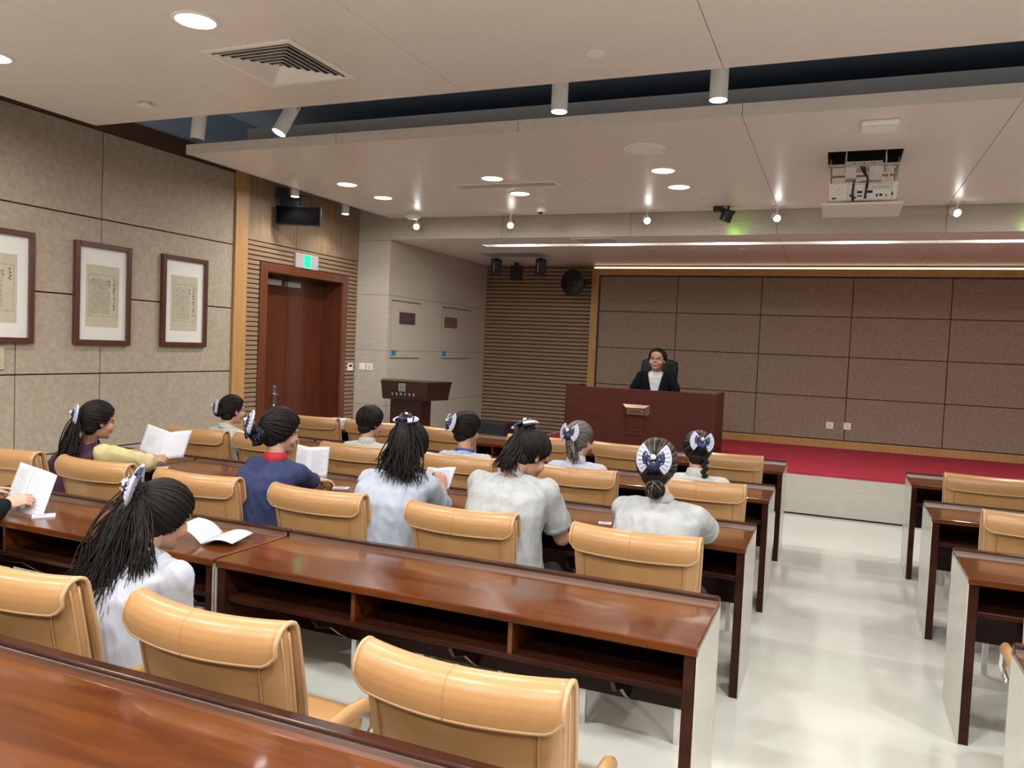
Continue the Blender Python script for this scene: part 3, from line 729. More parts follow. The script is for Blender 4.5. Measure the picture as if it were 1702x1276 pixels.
# ================================================================== DESKS
LIP = {5: 1.555, 4: 3.055, 3: 4.51, 2: 5.955, 1: 7.40}     # far edge of each row
DEP = .53
def make_desk(L, label, bays):
    """origin: floor, near edge centre; far edge at y=DEP"""
    t = thing('conference_desk', label, 'desk', (0, 0, 0)); a = L / 2
    MB().box(-a, a, 0, DEP - .025, .730, .762).build('tabletop', 'desk', t, bevel=.006, seg=3)
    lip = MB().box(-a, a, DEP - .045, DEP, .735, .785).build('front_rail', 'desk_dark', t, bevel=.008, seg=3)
    MB().box(-a + .002, a - .002, DEP - .050, DEP - .044, .762, .775).build('metal_strip', 'steel', lip)
    for sx in (-1, 1):
        x0, x1 = (a - .045, a - .004) if sx > 0 else (-a + .004, -a + .045)
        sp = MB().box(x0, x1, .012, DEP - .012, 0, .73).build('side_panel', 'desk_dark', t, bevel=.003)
        o0, o1 = (a - .004, a + .001) if sx > 0 else (-a - .001, -a + .004)
        MB().box(o0, o1, .006, DEP - .01, .004, .742).build('laminate_face', 'laminate', sp)
        MB().box(o0 - .001, o1 + .001, DEP - .010, DEP - .004, .25, .76).build('edge_strip', 'steel', sp)
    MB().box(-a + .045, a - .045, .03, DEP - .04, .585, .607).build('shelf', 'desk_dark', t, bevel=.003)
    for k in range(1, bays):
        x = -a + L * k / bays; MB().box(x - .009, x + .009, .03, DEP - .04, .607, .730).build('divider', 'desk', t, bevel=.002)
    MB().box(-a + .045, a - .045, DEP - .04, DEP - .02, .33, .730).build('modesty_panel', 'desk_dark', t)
    for k in range(bays):
        x = -a + L * (k + .5) / bays
        MB().prism([(.22, .585), (.22, .50), (.26, .45), (.36, .42), (.44, .36), (.49, .33), (.49, .585)], x - .008, x + .008, 'x').build('bracket', 'desk_dark', t, bevel=.002)
    return t
dk = {}
rowname = {1: 'first row before the stage', 2: 'second row from the stage', 3: 'third row from the stage', 4: 'fourth row from the stage', 5: 'nearest row in the foreground'}
for blk, segs in (('L', ((-2.335, -.355, 3, 'aisle end'), (-4.33, -2.345, 3, 'middle'), (-5.20, -4.34, 1, 'wall end'))), ('R', ((.60, 2.58, 3, 'right block'),))):
    for x0, x1, n, what in segs:
        for r in (1, 2, 3, 4, 5):
            if blk == 'R' and r == 5: continue
            if r == 5 and n == 1: continue
            if r == 4 and n == 1: continue
            lab = 'red-brown desk, %s, %s' % (rowname[r], 'right of the aisle' if blk == 'R' else {'aisle end': 'left side of the aisle', 'middle': 'second from the aisle', 'wall end': 'short end piece by wall'}[what])
            L = x1 - x0; key = (round(L, 2), n); loc = ((x0 + x1) / 2, LIP[r] - DEP, 0)
            grp = 'red-brown conference desks'
            if key not in dk:
                dk[key] = make_desk(L, lab, n); dk[key].location = loc; dk[key]['group'] = grp
            else: dup(dk[key], loc, 0, lab)

# ================================================================== CHAIRS
def make_chair():
    t = thing('office_chair', '', 'chair', (0, 0, 0)); HW = .276
    B0, B1 = V((0, -.20, .43)), V((0, -.30, .89))
    S = (B1 - B0); SL = S.length; S = S.normalized(); T = V((0, -S.z, S.y))     # T: outward to the back
    def P(u, s, tt):                                   # u -1..1, s along the back, tt outwards
        hw = HW * (1 - .10 * max(0, (1 - s / SL)) ** 1.5)
        q = B0 + S * s + T * tt; q = q + V((u * hw, .055 * u * u, 0)); return q
    # padded back
    prof = []
    n1 = 10
    for i in range(n1 + 1): prof.append((SL * i / n1, .030 + .006 * math.sin(PI * i / n1)))            # back face up
    for i in range(1, 8): a = PI * i / 8; prof.append((SL + .034 * math.sin(a), .030 * math.cos(a)))
    for i in range(n1, -1, -1):
        s_ = SL * i / n1; prof.append((s_, -.032 - .018 * math.exp(-((s_ - .16) / .10) ** 2)))
    for i in range(1, 4): a = PI * i / 4; prof.append((-.018 * math.sin(a), -.032 * math.cos(a)))
    NU = 26; k = len(prof); vs = []; fs = []
    for i in range(NU + 1):
        u = -1 + 2 * i / NU; e = 1 - abs(u); sh = min(1, (e / .11)) ; sh = math.sqrt(max(0, 1 - (1 - sh) ** 2)); sh = .30 + .70 * sh
        for s_, tt in prof:
            ss = SL * .5 + (s_ - SL * .5) * (1 - .02 * (1 - sh)); vs.append(P(u, ss, tt * sh))
    for i in range(NU):
        for j in range(k): j2 = (j + 1) % k; fs.append((i * k + j, i * k + j2, (i + 1) * k + j2, (i + 1) * k + j))
    fs.append(tuple(range(k - 1, -1, -1))); fs.append(tuple(NU * k + j for j in range(k)))
    back = MB().add(vs, fs).build('backrest', 'leather', t, smooth=True)
    # side seams on the back face and front edge piping
    for su in (-.80, .80):
        sm = MB().tube([P(su, SL * v, .0345 + .006 * math.sin(PI * v)) for v in [i / 10 for i in range(0, 10)]], .0026, 6); sm.build('seam', 'leather', back, smooth=True)
    for su in (-.985, .985):
        sm = MB().tube([P(su, SL * v + .004, -.014) for v in [i / 10 for i in range(0, 11)]], .006, 8)
        sm.tube([P(su * .99, SL * v + .004, .012) for v in [i / 10 for i in range(0, 11)]], .005, 8)
        sm.build('edge_piping', 'piping', back, smooth=True)
    # roll-over flap
    FP = [(-.43, -.036), (-.34, -.048), (-.22, -.050), (-.10, -.044), (-.03, -.042), (.008, -.041), (.026, -.034), (.037, -.018), (.040, .002), (.035, .021), (.022, .036), (.004, .046), (-.016, .051), (-.036, .053), (-.054, .054)]
    NV = len(FP) - 1
    def F(u, v):
        x = -1 + 2 * u; f = v * NV; i = min(int(f), NV - 1); a = f - i
        s_ = FP[i][0] * (1 - a) + FP[i + 1][0] * a; tt = FP[i][1] * (1 - a) + FP[i + 1][1] * a
        e = max(0, (abs(x) - .84) / .16)
        if v > .72: s_ += .030 * e ** 2.2 * ((v - .72) / .28)
        s_ += -.006 * math.cos(PI * x / 2) * 0
        return P(x * 1.01, SL + s_ - .006, tt)
    fl = MB().grid(F, 30, 42).build('head_flap', 'leather', t, smooth=True, solid=.012)
    pts = [F(0, v / 28 * .999) for v in range(29)] + [F(u / 30, 1) for u in range(1, 30)] + [F(1, 1 - v / 28 * .999) for v in range(29)]
    MB().tube(pts, .0075, 8).build('piping', 'piping', fl, smooth=True)
    def F2(u, v, d=.0062):
        p = F(u, v); q = F(u, min(1, v + .02)) - F(u, max(0, v - .02)); nrm = V((1, 0, 0)).cross(q).normalized()
        c = P(-1 + 2 * u, SL, 0)
        if nrm.dot(p - c) < 0: nrm = -nrm
        return p + nrm * d
    MB().tube([F2(.5, .3 + .7 * v / 30) for v in range(31)], .0016, 5).build('centre_seam', 'leather', fl, smooth=True)
    # seat
    q = MB()
    def seatf():
        n = 24; vs = []; fs = []
        lev = [(.385, .90), (.395, 1.0), (.45, 1.02), (.485, .97), (.495, .80), (.498, .4)]
        for z, sc in lev:
            for j in range(n):
                a = 2 * PI * j / n; cx = math.cos(a); sy = math.sin(a); e = 4.5
                rr = 1 / ((abs(cx) ** e + abs(sy) ** e) ** (1 / e)); vs.append((.25 * sc * cx * rr, .24 * sc * sy * rr + .01, z + (.012 * -sy if z > .46 else 0)))
        for i in range(len(lev) - 1):
            for j in range(n): j2 = (j + 1) % n; fs.append((i * n + j, i * n + j2, (i + 1) * n + j2, (i + 1) * n + j))
        fs.append(tuple(range(n - 1, -1, -1))); fs.append(tuple((len(lev) - 1) * n + j for j in range(n)))
        return vs, fs
    q.add(*seatf()).build('seat', 'leather', t, smooth=True)
    for sx in (-1, 1):
        x = .285 * sx
        am = MB(); pts = [(x, -.15, .535), (x, -.10, .548), (x, .03, .555), (x, .12, .552), (x, .16, .536)]
        am.limb(pts, [(.022, .018), (.025, .020), (.027, .021), (.027, .021), (.022, .018)], 14)
        ar = am.build('armrest', 'leather', t, smooth=True)
        MB().tube([(x, .12, .54), (x, .17, .52), (x, .185, .46), (x * .93, .165, .40), (x * .9, .0, .385), (x * .93, -.18, .41), (x, -.20, .48), (x, -.14, .535)], (.012), 10).build('chrome_loop', 'chrome', ar, smooth=True)
    MB().box(-.24, .24, -.20, -.17, .355, .385).box(-.24, .24, .17, .20, .355, .385).box(-.24, -.21, -.2, .2, .355, .385).box(.21, .24, -.2, .2, .355, .385).build('seat_frame', 'chrome', t, bevel=.003)
    for sx in (-1, 1):
        for sy in (-1, 1):
            MB().box(.215 * sx - .015, .215 * sx + .015, .185 * sy - .010, .185 * sy + .010, 0, .36).build('leg', 'chrome', t, bevel=.003)
    return t
TOPY = {'A': 1.63, '3': 3.25, '2': 4.81, '1': 6.31}
chairs = [
 (-.805, 'A', 'tan leather chair nearest the camera, bottom centre, left of the aisle'),
 (-1.60, 'A', 'tan leather chair in the foreground, second from the aisle, right of the long-ponytail woman'),
 (-2.40, 'A', 'tan leather chair in the left foreground holding the woman with the long ponytail'),
 (-3.22, 'A', 'tan leather chair outside the left edge under the dark-sleeved reader'),
 (-.765, '3', 'tan chair of the woman with streaked hair, at the aisle behind the third desk row'),
 (-1.60, '3', 'tan chair of the head-bowed grey-shirted woman, behind the third desk row'),
 (-2.42, '3', 'tan chair of the loose-haired woman in pale blue, behind the third desk row'),
 (-3.22, '3', 'tan chair of the woman in the navy jacket, behind the third desk row'),
 (-4.00, '3', 'empty tan chair between the navy jacket and the plum vest, behind the third row'),
 (-4.76, '3', 'tan chair cut by the left photo edge, of the woman in the plum vest'),
 (-.745, '2', 'tan chair of the braided woman, at the aisle behind the second desk row'),
 (-1.545, '2', 'tan chair of the grey-haired woman, behind the second desk row'),
 (-2.39, '2', 'tan chair of the woman with the blue lanyard, behind the second desk row'),
 (-3.24, '2', 'tan chair of the short-haired person, behind the second desk row'),
 (-4.06, '2', 'empty tan chair left of the navy-jacket woman, behind the second desk row'),
 (-4.74, '2', 'tan chair of the woman with a bun near the oak post, behind the second row'),
 (-.77, '1', 'empty tan chair at the aisle behind the first desk row'),
 (-1.57, '1', 'empty tan chair second from the aisle behind the first desk row'),
 (-2.36, '1', 'empty tan chair third from the aisle behind the first desk row'),
 (-3.26, '1', 'empty tan chair before the lectern behind the first desk row'),
 (-4.05, '1', 'empty tan chair hidden behind the short-haired person, first desk row'),
 (-4.73, '1', 'empty tan chair before the red-brown door, first desk row'),
 (1.055, '1', 'tan chair behind the first desk row, right of the aisle'),
 (1.065, '2', 'tan chair behind the second desk row, right of the aisle'),
 (.99, '3', 'tan chair behind the third desk row, right of the aisle, mostly out of the photo'),
]
c0 = None
for x, r, lab in chairs:
    loc = (x, TOPY[r] + .335, 0); rz = random.uniform(-.03, .03)
    if c0 is None: c0 = make_chair(); c0.location = loc; c0.rotation_euler.z = 0; c0['label'] = lab; c0['group'] = 'tan leather conference chairs'
    else: dup(c0, loc, rz, lab)

# ================================================================== PEOPLE
def remesh(mb, voxel, smooth=3, disp=None, cut=None, fac=.6):
    me = mb.mesh('tmp'); o = bpy.data.objects.new('tmp', me); COL.objects.link(o)
    r = o.modifiers.new('r', 'REMESH'); r.mode = 'VOXEL'; r.voxel_size = voxel; r.adaptivity = 0
    if smooth: s = o.modifiers.new('s', 'SMOOTH'); s.factor = fac; s.iterations = smooth
    dg = bpy.context.evaluated_depsgraph_get(); dg.update()
    out = bpy.data.meshes.new_from_object(o.evaluated_get(dg)); bpy.data.objects.remove(o); bpy.data.meshes.remove(me)
    if disp:
        ns = [v.normal.copy() for v in out.vertices]
        for v, n in zip(out.vertices, ns): v.co = v.co + n * disp(v.co, n)
    if cut:
        bm = bmesh.new(); bm.from_mesh(out)
        bmesh.ops.delete(bm, geom=[v for v in bm.verts if cut(v.co)], context='VERTS'); bm.to_mesh(out); bm.free()
    return out
def mb_from(me, mb=None, mi=0):
    mb = mb or MB(); n = len(mb.v)
    mb.v += [tuple(v.co) for v in me.vertices]; mb.f += [tuple(i + n for i in p.vertices) for p in me.polygons]; mb.m += [mi] * len(me.polygons)
    return mb
def loft(mb, rings, n=24):
    """rings: (centre, axis_u, axis_v, ru, rv)"""
    vs = []; fs = []; k = len(rings)
    for c, a, b, ru, rv in rings:
        for j in range(n):
            q = 2 * PI * j / n; e = 2.4
            cu, sv = math.cos(q), math.sin(q)
            rr = 1 / ((abs(cu) ** e + abs(sv) ** e) ** (1 / e)); vs.append(c + a * (ru * cu * rr) + b * (rv * sv * rr))
    for i in range(k - 1):
        for j in range(n): j2 = (j + 1) % n; fs.append((i * n + j, i * n + j2, (i + 1) * n + j2, (i + 1) * n + j))
    fs.append(tuple(range(n - 1, -1, -1))); fs.append(tuple((k - 1) * n + j for j in range(n)))
    return mb.add(vs, fs)
def wrinkle(amp, seed, sc=9):
    off = V((seed * 3.1, seed * 1.7, seed))
    def f(co, n):
        p = (co + off)
        a = noise.noise(V((p.x * sc, p.y * sc, p.z * sc * .55)) + V((noise.noise(p * 5), 0, noise.noise(p * 4))) * 1.5)
        r = 1 - abs(noise.noise(V((p.x * sc * 1.4 + p.z * 4, p.y * sc * 1.4, p.z * sc * .6)) + V((5, 2, 8)))) * 3
        return amp * (a * 1.1 + max(0, r) * 1.5)
    return f
def ik(s, t, l1, l2, pole):
    d = t - s; L = min(d.length, (l1 + l2) * .995); dn = d.normalized(); t = s + dn * L
    a = (l1 * l1 - l2 * l2 + L * L) / (2 * L); h = math.sqrt(max(0, l1 * l1 - a * a))
    p = pole - dn * pole.dot(dn); p.normalize()
    return s + dn * a + p * h, t
def hand(mb, wrist, d, nrm, side, curl=.6, spread=.12, scale=1.0):
    """palm + five fingers; d = pointing direction, nrm = back-of-hand normal, side=+1 thumb on +x = d x nrm side"""
    d = d.normalized(); nrm = (nrm - d * nrm.dot(d)).normalized(); x = d.cross(nrm) * side
    S = scale
    pc = wrist + d * .048 * S
    R = Matrix((x, d, nrm)).transposed()
    mb.ball(pc, (.037 * S, .050 * S, .0145 * S), 16, 10, R=R)
    mb.ball(wrist + d * .012, (.026 * S, .03 * S, .019 * S), 12, 8, R=R)
    Ls = (.072, .080, .075, .060)
    for k in range(4):
        off = (.0265 - .0177 * k); base = wrist + d * (.088 - .004 * abs(k - 1.2)) * S + x * off * S
        L = Ls[k] * S; a0 = curl * (.75 + .08 * k); dirr = (d + x * (spread * (1.5 - k) * .5)).normalized()
        pts = [base - dirr * .02]; p = base.copy(); ang = 0
        pts.append(p.copy())
        for seg, fr in enumerate((.45, .32, .23)):
            ang += a0 * (.7, 1.0, .8)[seg]
            p = p + (dirr * math.cos(ang) - nrm * math.sin(ang)) * L * fr; pts.append(p.copy())
        mb.limb(pts, [.0088 * S, .0086 * S, .0080 * S, .0074 * S, .0064 * S], 8)
    b = wrist + d * .025 * S + x * .026 * S
    p1 = b + (x * .55 + d * .75 - nrm * .25).normalized() * .034 * S
    p2 = p1 + (x * .15 + d * .9 - nrm * (.3 + .5 * curl)).normalized() * .030 * S
    p3 = p2 + (-x * .1 + d * .9 - nrm * (.2 + .6 * curl)).normalized() * .022 * S
    mb.limb([b - d * .01, p1, p2, p3], [.0125 * S, .0105 * S, .0092 * S, .0075 * S], 8)

HE = V((.086, .104, .098)); HC = V((0, -.016, .030))     # hair ellipsoid in head space
FAX = V((0, .86, -.51)).normalized()
def head_prims(mb, T, man=False):
    def B(c, r, rot=None):
        mb.ball((0, 0, 0), r, 20, 14, X=T @ Matrix.Translation(c) @ (Euler(rot).to_matrix().to_4x4() if rot else Matrix.Identity(4)))
    k = 1.06 if man else 1
    B((0, -.012, .026), (.074, .093, .090)); B((0, .018, -.032), (.060 * k, .064, .078)); B((0, .040, -.075), (.042 * k, .036, .036))
    B((0, .064, -.096), (.022 * k, .018, .016)); B((-.036, .052, -.034), (.030 * k, .026, .030)); B((.036, .052, -.034), (.030 * k, .026, .030))
    B((0, .070, .022), (.052, .020, .014)); B((0, .050, .052), (.058, .036, .040))
    for s in (-1, 1):
        B((.0755 * s, -.010, -.006), (.009, .019, .031), (.15, 0, .25 * s)); B((.079 * s, -.016, .010), (.007, .014, .016)); B((.012 * s, .091, -.030), (.0085, .010, .0075))
    mb.limb([T @ V((0, .083, .018)), T @ V((0, .094, -.005)), T @ V((0, .103, -.024))], [.007, .0085, .0105], 10)
    B((0, .087, -.056), (.024, .010, .0062)); B((0, .085, -.068), (.021, .010, .0068)); B((0, .078, -.050), (.026, .016, .014))
def hair_cap(mb, T, puff=1.0, cone=60, low=-.055, nape=True):
    """cap with the face, neck and ear region pulled inside the skull"""
    n, k = 40, 30; vs = []; fs = []
    cc = math.cos(math.radians(cone))
    for i in range(k + 1):
        a = PI * i / k
        for j in range(n):
            b = 2 * PI * j / n; d = V((math.sin(a) * math.cos(b), math.sin(a) * math.sin(b), math.cos(a)))
            c = d.dot(FAX); e = puff
            p = HC + V((HE.x * d.x * e, HE.y * d.y * e, HE.z * d.z * e))
            t = (c - cc) / .10 + .5; t = min(1, max(0, t)); t = t * t * (3 - 2 * t)
            p = p * (1 - .28 * t) if t > 0 else p
            vs.append(T @ p)
    for i in range(k):
        for j in range(n): j2 = (j + 1) % n; fs.append((i * n + j, (i + 1) * n + j, (i + 1) * n + j2, i * n + j2))
    mb.add(vs, fs)
    if nape: mb.ball((0, -.052, -.045), (.062, .050, .052), 20, 14, X=T)
def esurf(d, puff=1.0, off=.0):
    return HC + V((HE.x * d.x, HE.y * d.y, HE.z * d.z)) * puff + d * off
def strands(mb, T, g, n=110, puff=1.0, rad=.0048, grey=0, seed=1, cone=61, crown=False):
    rn = random.Random(seed); g = g.normalized()
    u = FAX.orthogonal().normalized(); w_ = FAX.cross(u)
    for i in range(n):
        if i < n * .62:
            az = 2 * PI * (i + rn.random()) / (n * .62); a = math.radians(cone + rn.uniform(0, 9))
            d0 = (FAX * math.cos(a) + (u * math.cos(az) + w_ * math.sin(az)) * math.sin(a)).normalized()
        else:
            while True:
                d0 = V((rn.gauss(0, 1), rn.gauss(0, 1), rn.gauss(0, 1))).normalized()
                if d0.dot(FAX) < math.cos(math.radians(cone)): break
        if d0.z < -.75: continue
        ang = d0.angle(g)
        if ang < .15 or ang > 2.9: continue
        ax = d0.cross(g).normalized(); K = 9; pts = []; rr = []; lift = rn.uniform(-.001, .0035); wob = rn.uniform(-.06, .06)
        for k in range(K + 1):
            t = k / K; q = Quaternion(ax, ang * t) @ d0
            q = (q + g.cross(d0) * (wob * math.sin(PI * t))).normalized()
            if q.dot(FAX) > math.cos(math.radians(cone - 4)): q = (q - FAX * .15).normalized()
            pts.append(T @ esurf(q, puff, lift)); rr.append(rad * (.45 + .75 * math.sin(PI * min(1, .12 + t * .8))))
        mb.mi = 1 if rn.random() < grey else 0
        mb.tube(pts, rr, 5)
    mb.mi = 0
def tail(mb, p0, ends, n, mid_out, spread0, spread1, rad=.004, wave=.006, seed=1, grey=0, K=12, gather=.008):
    """hair hanging from p0 to a point between the two ends"""
    rn = random.Random(seed); em = ends[0].lerp(ends[1], .5)
    ms = [p0 * (1 - t) ** 3 + (p0 + mid_out) * 3 * t * (1 - t) ** 2 + (p0 + mid_out).lerp(em, .5) * 3 * t * t * (1 - t) + em * t ** 3 for t in (0, .2, .4, .6, .8)]
    mb.limb(ms, [gather * 1.5, spread0 * .42, spread0 * .55, spread0 * .55, spread0 * .38], 12)
    for i in range(n):
        e = ends[0].lerp(ends[1], rn.random()) + V((rn.gauss(0, 1), rn.gauss(0, 1), rn.gauss(0, .8))) * spread1 * .5
        m1 = p0 + mid_out + V((rn.gauss(0, 1), rn.gauss(0, 1), rn.gauss(0, .6))) * spread0 * .35
        s = p0 + V((rn.gauss(0, 1), rn.gauss(0, 1), rn.gauss(0, 1))) * gather
        m2 = m1.lerp(e, .5) + V((rn.gauss(0, 1), rn.gauss(0, 1), 0)) * spread0 * .35
        ph = rn.uniform(0, 6); wx = rn.uniform(.4, 1) * wave; pts = []; rr = []
        for k in range(K + 1):
            t = k / K; a = (1 - t)
            p = s * a ** 3 + m1 * 3 * a * a * t + m2 * 3 * a * t * t + e * t ** 3
            p = p + V((math.sin(ph + t * 9), math.cos(ph * 1.3 + t * 8), 0)) * wx * t
            pts.append(p); rr.append(rad * (1.0 if t < .7 else 1 - .75 * (t - .7) / .3))
        mb.mi = 1 if rn.random() < grey else 0
        mb.tube(pts, rr, 5)
    mb.mi = 0
def bow(parent, P, out, up, s=1.0, off=None, net=True):
    out = out.normalized(); up = (up - out * up.dot(out)).normalized(); x = up.cross(out)
    def W(a, b, c): return P + x * (a * s) + up * (b * s) + out * (c * s)
    q = MB()
    for sd in (-1, 1):
        def f(u, v):
            th = (u - .5) * 1.75 ; r = .014 + v * (.060 - .004 * abs(math.cos(u * 22)))
            z = .012 + .012 * math.sin(PI * v) + .004 * math.cos(u * 40) * v
            return W(sd * r * math.cos(th), r * math.sin(th) * 1.12 - .004, z)
        q.grid(f, 28, 8)
        def f2(u, v):
            th = (u - .5) * 1.75; r = .014 + v * .060
            return W(sd * r * math.cos(th), r * math.sin(th) * 1.12 - .004, -.002)
        q.grid(f2, 14, 4)
        q.tube([W(sd * .073 * math.cos((k / 12 - .5) * 1.75), .073 * math.sin((k / 12 - .5) * 1.75) * 1.12 - .004, .006) for k in range(13)], .007 * s, 8)
    b = q.build('hair_bow', 'bow_white', parent, smooth=True, off=off)
    q = MB()
    for sd in (-1, 1):
        def g(u, v):
            th = (u - .5) * 1.3; r = .006 + v * .040
            return W(sd * r * math.cos(th), r * math.sin(th) - .002, .020 + .018 * math.sin(PI * min(v + .1, 1)) + .003 * math.cos(u * 30) * v)
        q.grid(g, 18, 6)
        q.tube([W(sd * .046 * math.cos((k / 8 - .5) * 1.3), .046 * math.sin((k / 8 - .5) * 1.3), .022) for k in range(9)], .006 * s, 6)
    for k in range(9):
        a = -1.2 + k * .3 + PI * 1.5 - .0; q.tube([W(0, -.004, .02), W(.030 * math.cos(a), -.012 + .034 * math.sin(a), .026), W(.040 * math.cos(a), -.02 + .044 * math.sin(a), .014)], [.009 * s, .008 * s, .003 * s], 6)
    q.build('navy_loops', 'bow_navy', b, smooth=True, off=off)
    q = MB(); q.ball(W(0, .004, .040), (.013 * s, .013 * s, .013 * s), 12, 8)
    rn = random.Random(int(abs(P.x) * 100))
    for k in range(14): q.ball(W(rn.uniform(-.04, .04), rn.uniform(-.03, .025), rn.uniform(.034, .044)), .0028 * s, 6, 4)
    q.build('beads', 'white_trim', b, smooth=True, off=off)

def person(name, label, hip, neck, head, yaw=0, pitch=0, roll=0, body_yaw=0, shirt='shirt_blue', sleeve='short', hands=(None, None), skin='skin', hair=None,
           sw=.165, girth=1.0, seed=1, extra=None, man=False, arm_r=1.0, poles=(None, None), hs=1.0, floor=0.0, seat=.50, curl=(.6, .6), hn=(None, None), hd=(None, None)):
    hip = V((hip[0], hip[1], floor + seat + .06)); N = V(neck); H = V(head); off = (hip.x, hip.y, floor)
    t = thing('person', label, 'person', off, 0)
    Rh = (Matrix.Rotation(math.radians(yaw), 4, 'Z') @ Matrix.Rotation(math.radians(-pitch), 4, 'X') @ Matrix.Rotation(math.radians(roll), 4, 'Y'))
    T = Matrix.Translation(H) @ Rh @ Matrix.Diagonal((hs * (1.1 if man else 1), hs, hs, 1))
    ax = V((math.cos(math.radians(body_yaw)), math.sin(math.radians(body_yaw)), 0)); fw = V((-ax.y, ax.x, 0))
    body = MB(); head_prims(body, T, man)
    neck_top = T @ V((0, -.022, -.045))
    body.limb([neck_top, N + V((0, 0, .02)), N - V((0, 0, .03))], [.050, .050, .058], 14)
    spine = N - hip
    def ring(tt, ru, rv, inf=0, sh=0):
        c = hip + spine * tt - fw * (.045 * math.sin(PI * tt)) ; axis_v = fw
        return (c, ax, fw, ru * girth + inf, rv * girth + inf)
    def torso(inf=0):
        return [ring(-.12, .155, .11, inf), ring(0, .182, .135, inf), ring(.22, .165, .125, inf), ring(.45, .158, .115, inf), ring(.68, .172, .118, inf), ring(.84, .172, .105, inf), ring(.93, .130, .080, inf), ring(1.0, .062, .058, inf)]
    loft(body, torso(-.012))
    sh = {}; arms = {}
    for i, s in enumerate((-1, 1)):                       # -1 left, +1 right
        S_ = N + ax * (s * sw) + V((0, 0, -.062)) + fw * .01; sh[s] = S_
        tgt = hands[i]
        if tgt is None: tgt = hip + fw * .30 + ax * (s * .10) + V((0, 0, .06))
        tgt = V(tgt)
        E_, Wr = ik(S_, tgt, .275, .245, V(poles[i]) if poles[i] else V((0, 0, -1)) * .9 + ax * s * .55 - fw * .35)
        arms[s] = (S_, E_, Wr)
        body.limb([S_, S_.lerp(E_, .5), E_, E_.lerp(Wr, .35), Wr], [.046 * arm_r, .044 * arm_r, .037 * arm_r, .036 * arm_r, .024], 12)
    b1 = remesh(body, .0052, 2)
    mb = mb_from(b1)
    for i, s in enumerate((-1, 1)):
        S_, E_, Wr = arms[s]
        d = hd[i] or (Wr - E_); d = V(d); hn_ = V(hn[i]) if hn[i] else V((0, 0, 1))
        hm = MB(); hand(hm, Wr, d, hn_, -s, curl[i]); hm.limb([E_.lerp(Wr, .85), Wr], [.026, .024], 10)
        mb_from(remesh(hm, .0032, 2, fac=.5), mb)
    mb.build('body', skin, t, smooth=True, off=off)
    # shirt
    g = MB(); loft(g, torso(.010))
    for s in (-1, 1):
        S_, E_, Wr = arms[s]
        g.limb([N + ax * s * .035 + V((0, 0, -.03)), N + ax * s * .10 + V((0, 0, -.045)), S_], [.040, .050, .060], 14)
        if sleeve is None: pass
        elif sleeve == 'short':
            e = S_.lerp(E_, .74); g.tube([S_, S_.lerp(E_, .4), e], [.060 * arm_r, .060 * arm_r, .064 * arm_r], 18); g.ball(S_, .060 * arm_r, 16, 10)
        else:
            g.limb([S_, S_.lerp(E_, .5), E_, E_.lerp(Wr, .5), Wr.lerp(E_, .06)], [.060, .058, .052, .046, .036], 16)
    cut = (extra or {}).get('cut')
    sm = remesh(g, .0075, 3, wrinkle(.0045, seed), cut=cut and (lambda c: cut(c, N, ax, fw)))
    g2 = mb_from(sm)
    so = g2.build((extra or {}).get('top_name', 'shirt'), shirt, t, smooth=True, off=off)
    # collar
    tilt = (neck_top - N).normalized(); ca = tilt.cross(V((1, 0, 0))).normalized(); cb = tilt.cross(ca)
    cr = .061; ch = (extra or {}).get('collar_h', .022); cm = (extra or {}).get('collar', shirt)
    q = MB()
    def colf(u, v):
        a = 2 * PI * u; return N + tilt * (-.012 + ch * v * 1.6) + (ca * math.cos(a) + cb * math.sin(a)) * (cr + .006 * math.sin(PI * v) - .004 * v)
    q.grid(colf, 30, 5); q.build('collar', cm, t, smooth=True, off=off, solid=.005)
    # cuffs
    if sleeve == 'short':
        for s in (-1, 1):
            S_, E_, Wr = arms[s]; d = (E_ - S_).normalized(); e = S_.lerp(E_, .74)
            MB().tube([e - d * .022, e + d * .004], [.0645 * arm_r, .0665 * arm_r], 24, caps=True).build('cuff', (extra or {}).get('cuff', shirt), so, smooth=True, off=off)
    # legs, trousers, shoes
    q = MB()
    for s in (-1, 1):
        h0 = hip + ax * s * .085 + V((0, 0, -.015)); kn = hip + fw * .40 + ax * s * .10 + V((0, 0, -.055)); an = V((kn.x, kn.y, floor + .09)) + fw * .02
        q.limb([h0, h0.lerp(kn, .5), kn, kn.lerp(an, .4), an], [.088, .078, .060, .055, .042], 14)
    mb_from(remesh(q, .011, 2), None).build('trousers', 'trousers', t, smooth=True, off=off)
    for s in (-1, 1):
        kn = hip + fw * .42 + ax * s * .10
        q = MB(); q.ball((kn.x, kn.y, floor + .04), (.045, .05, .038), 14, 8); X = Matrix.Translation((kn.x, kn.y, floor + .032)) @ Matrix.Rotation(math.radians(body_yaw), 4, 'Z')
        q.ball((0, .08, 0), (.043, .09, .030), 16, 8, X=X)
        mb_from(remesh(q, .006, 2)).build('shoe', 'black', t, smooth=True, off=off)
    # hair
    if hair: hair(t, T, H, off)
    return t, T, arms

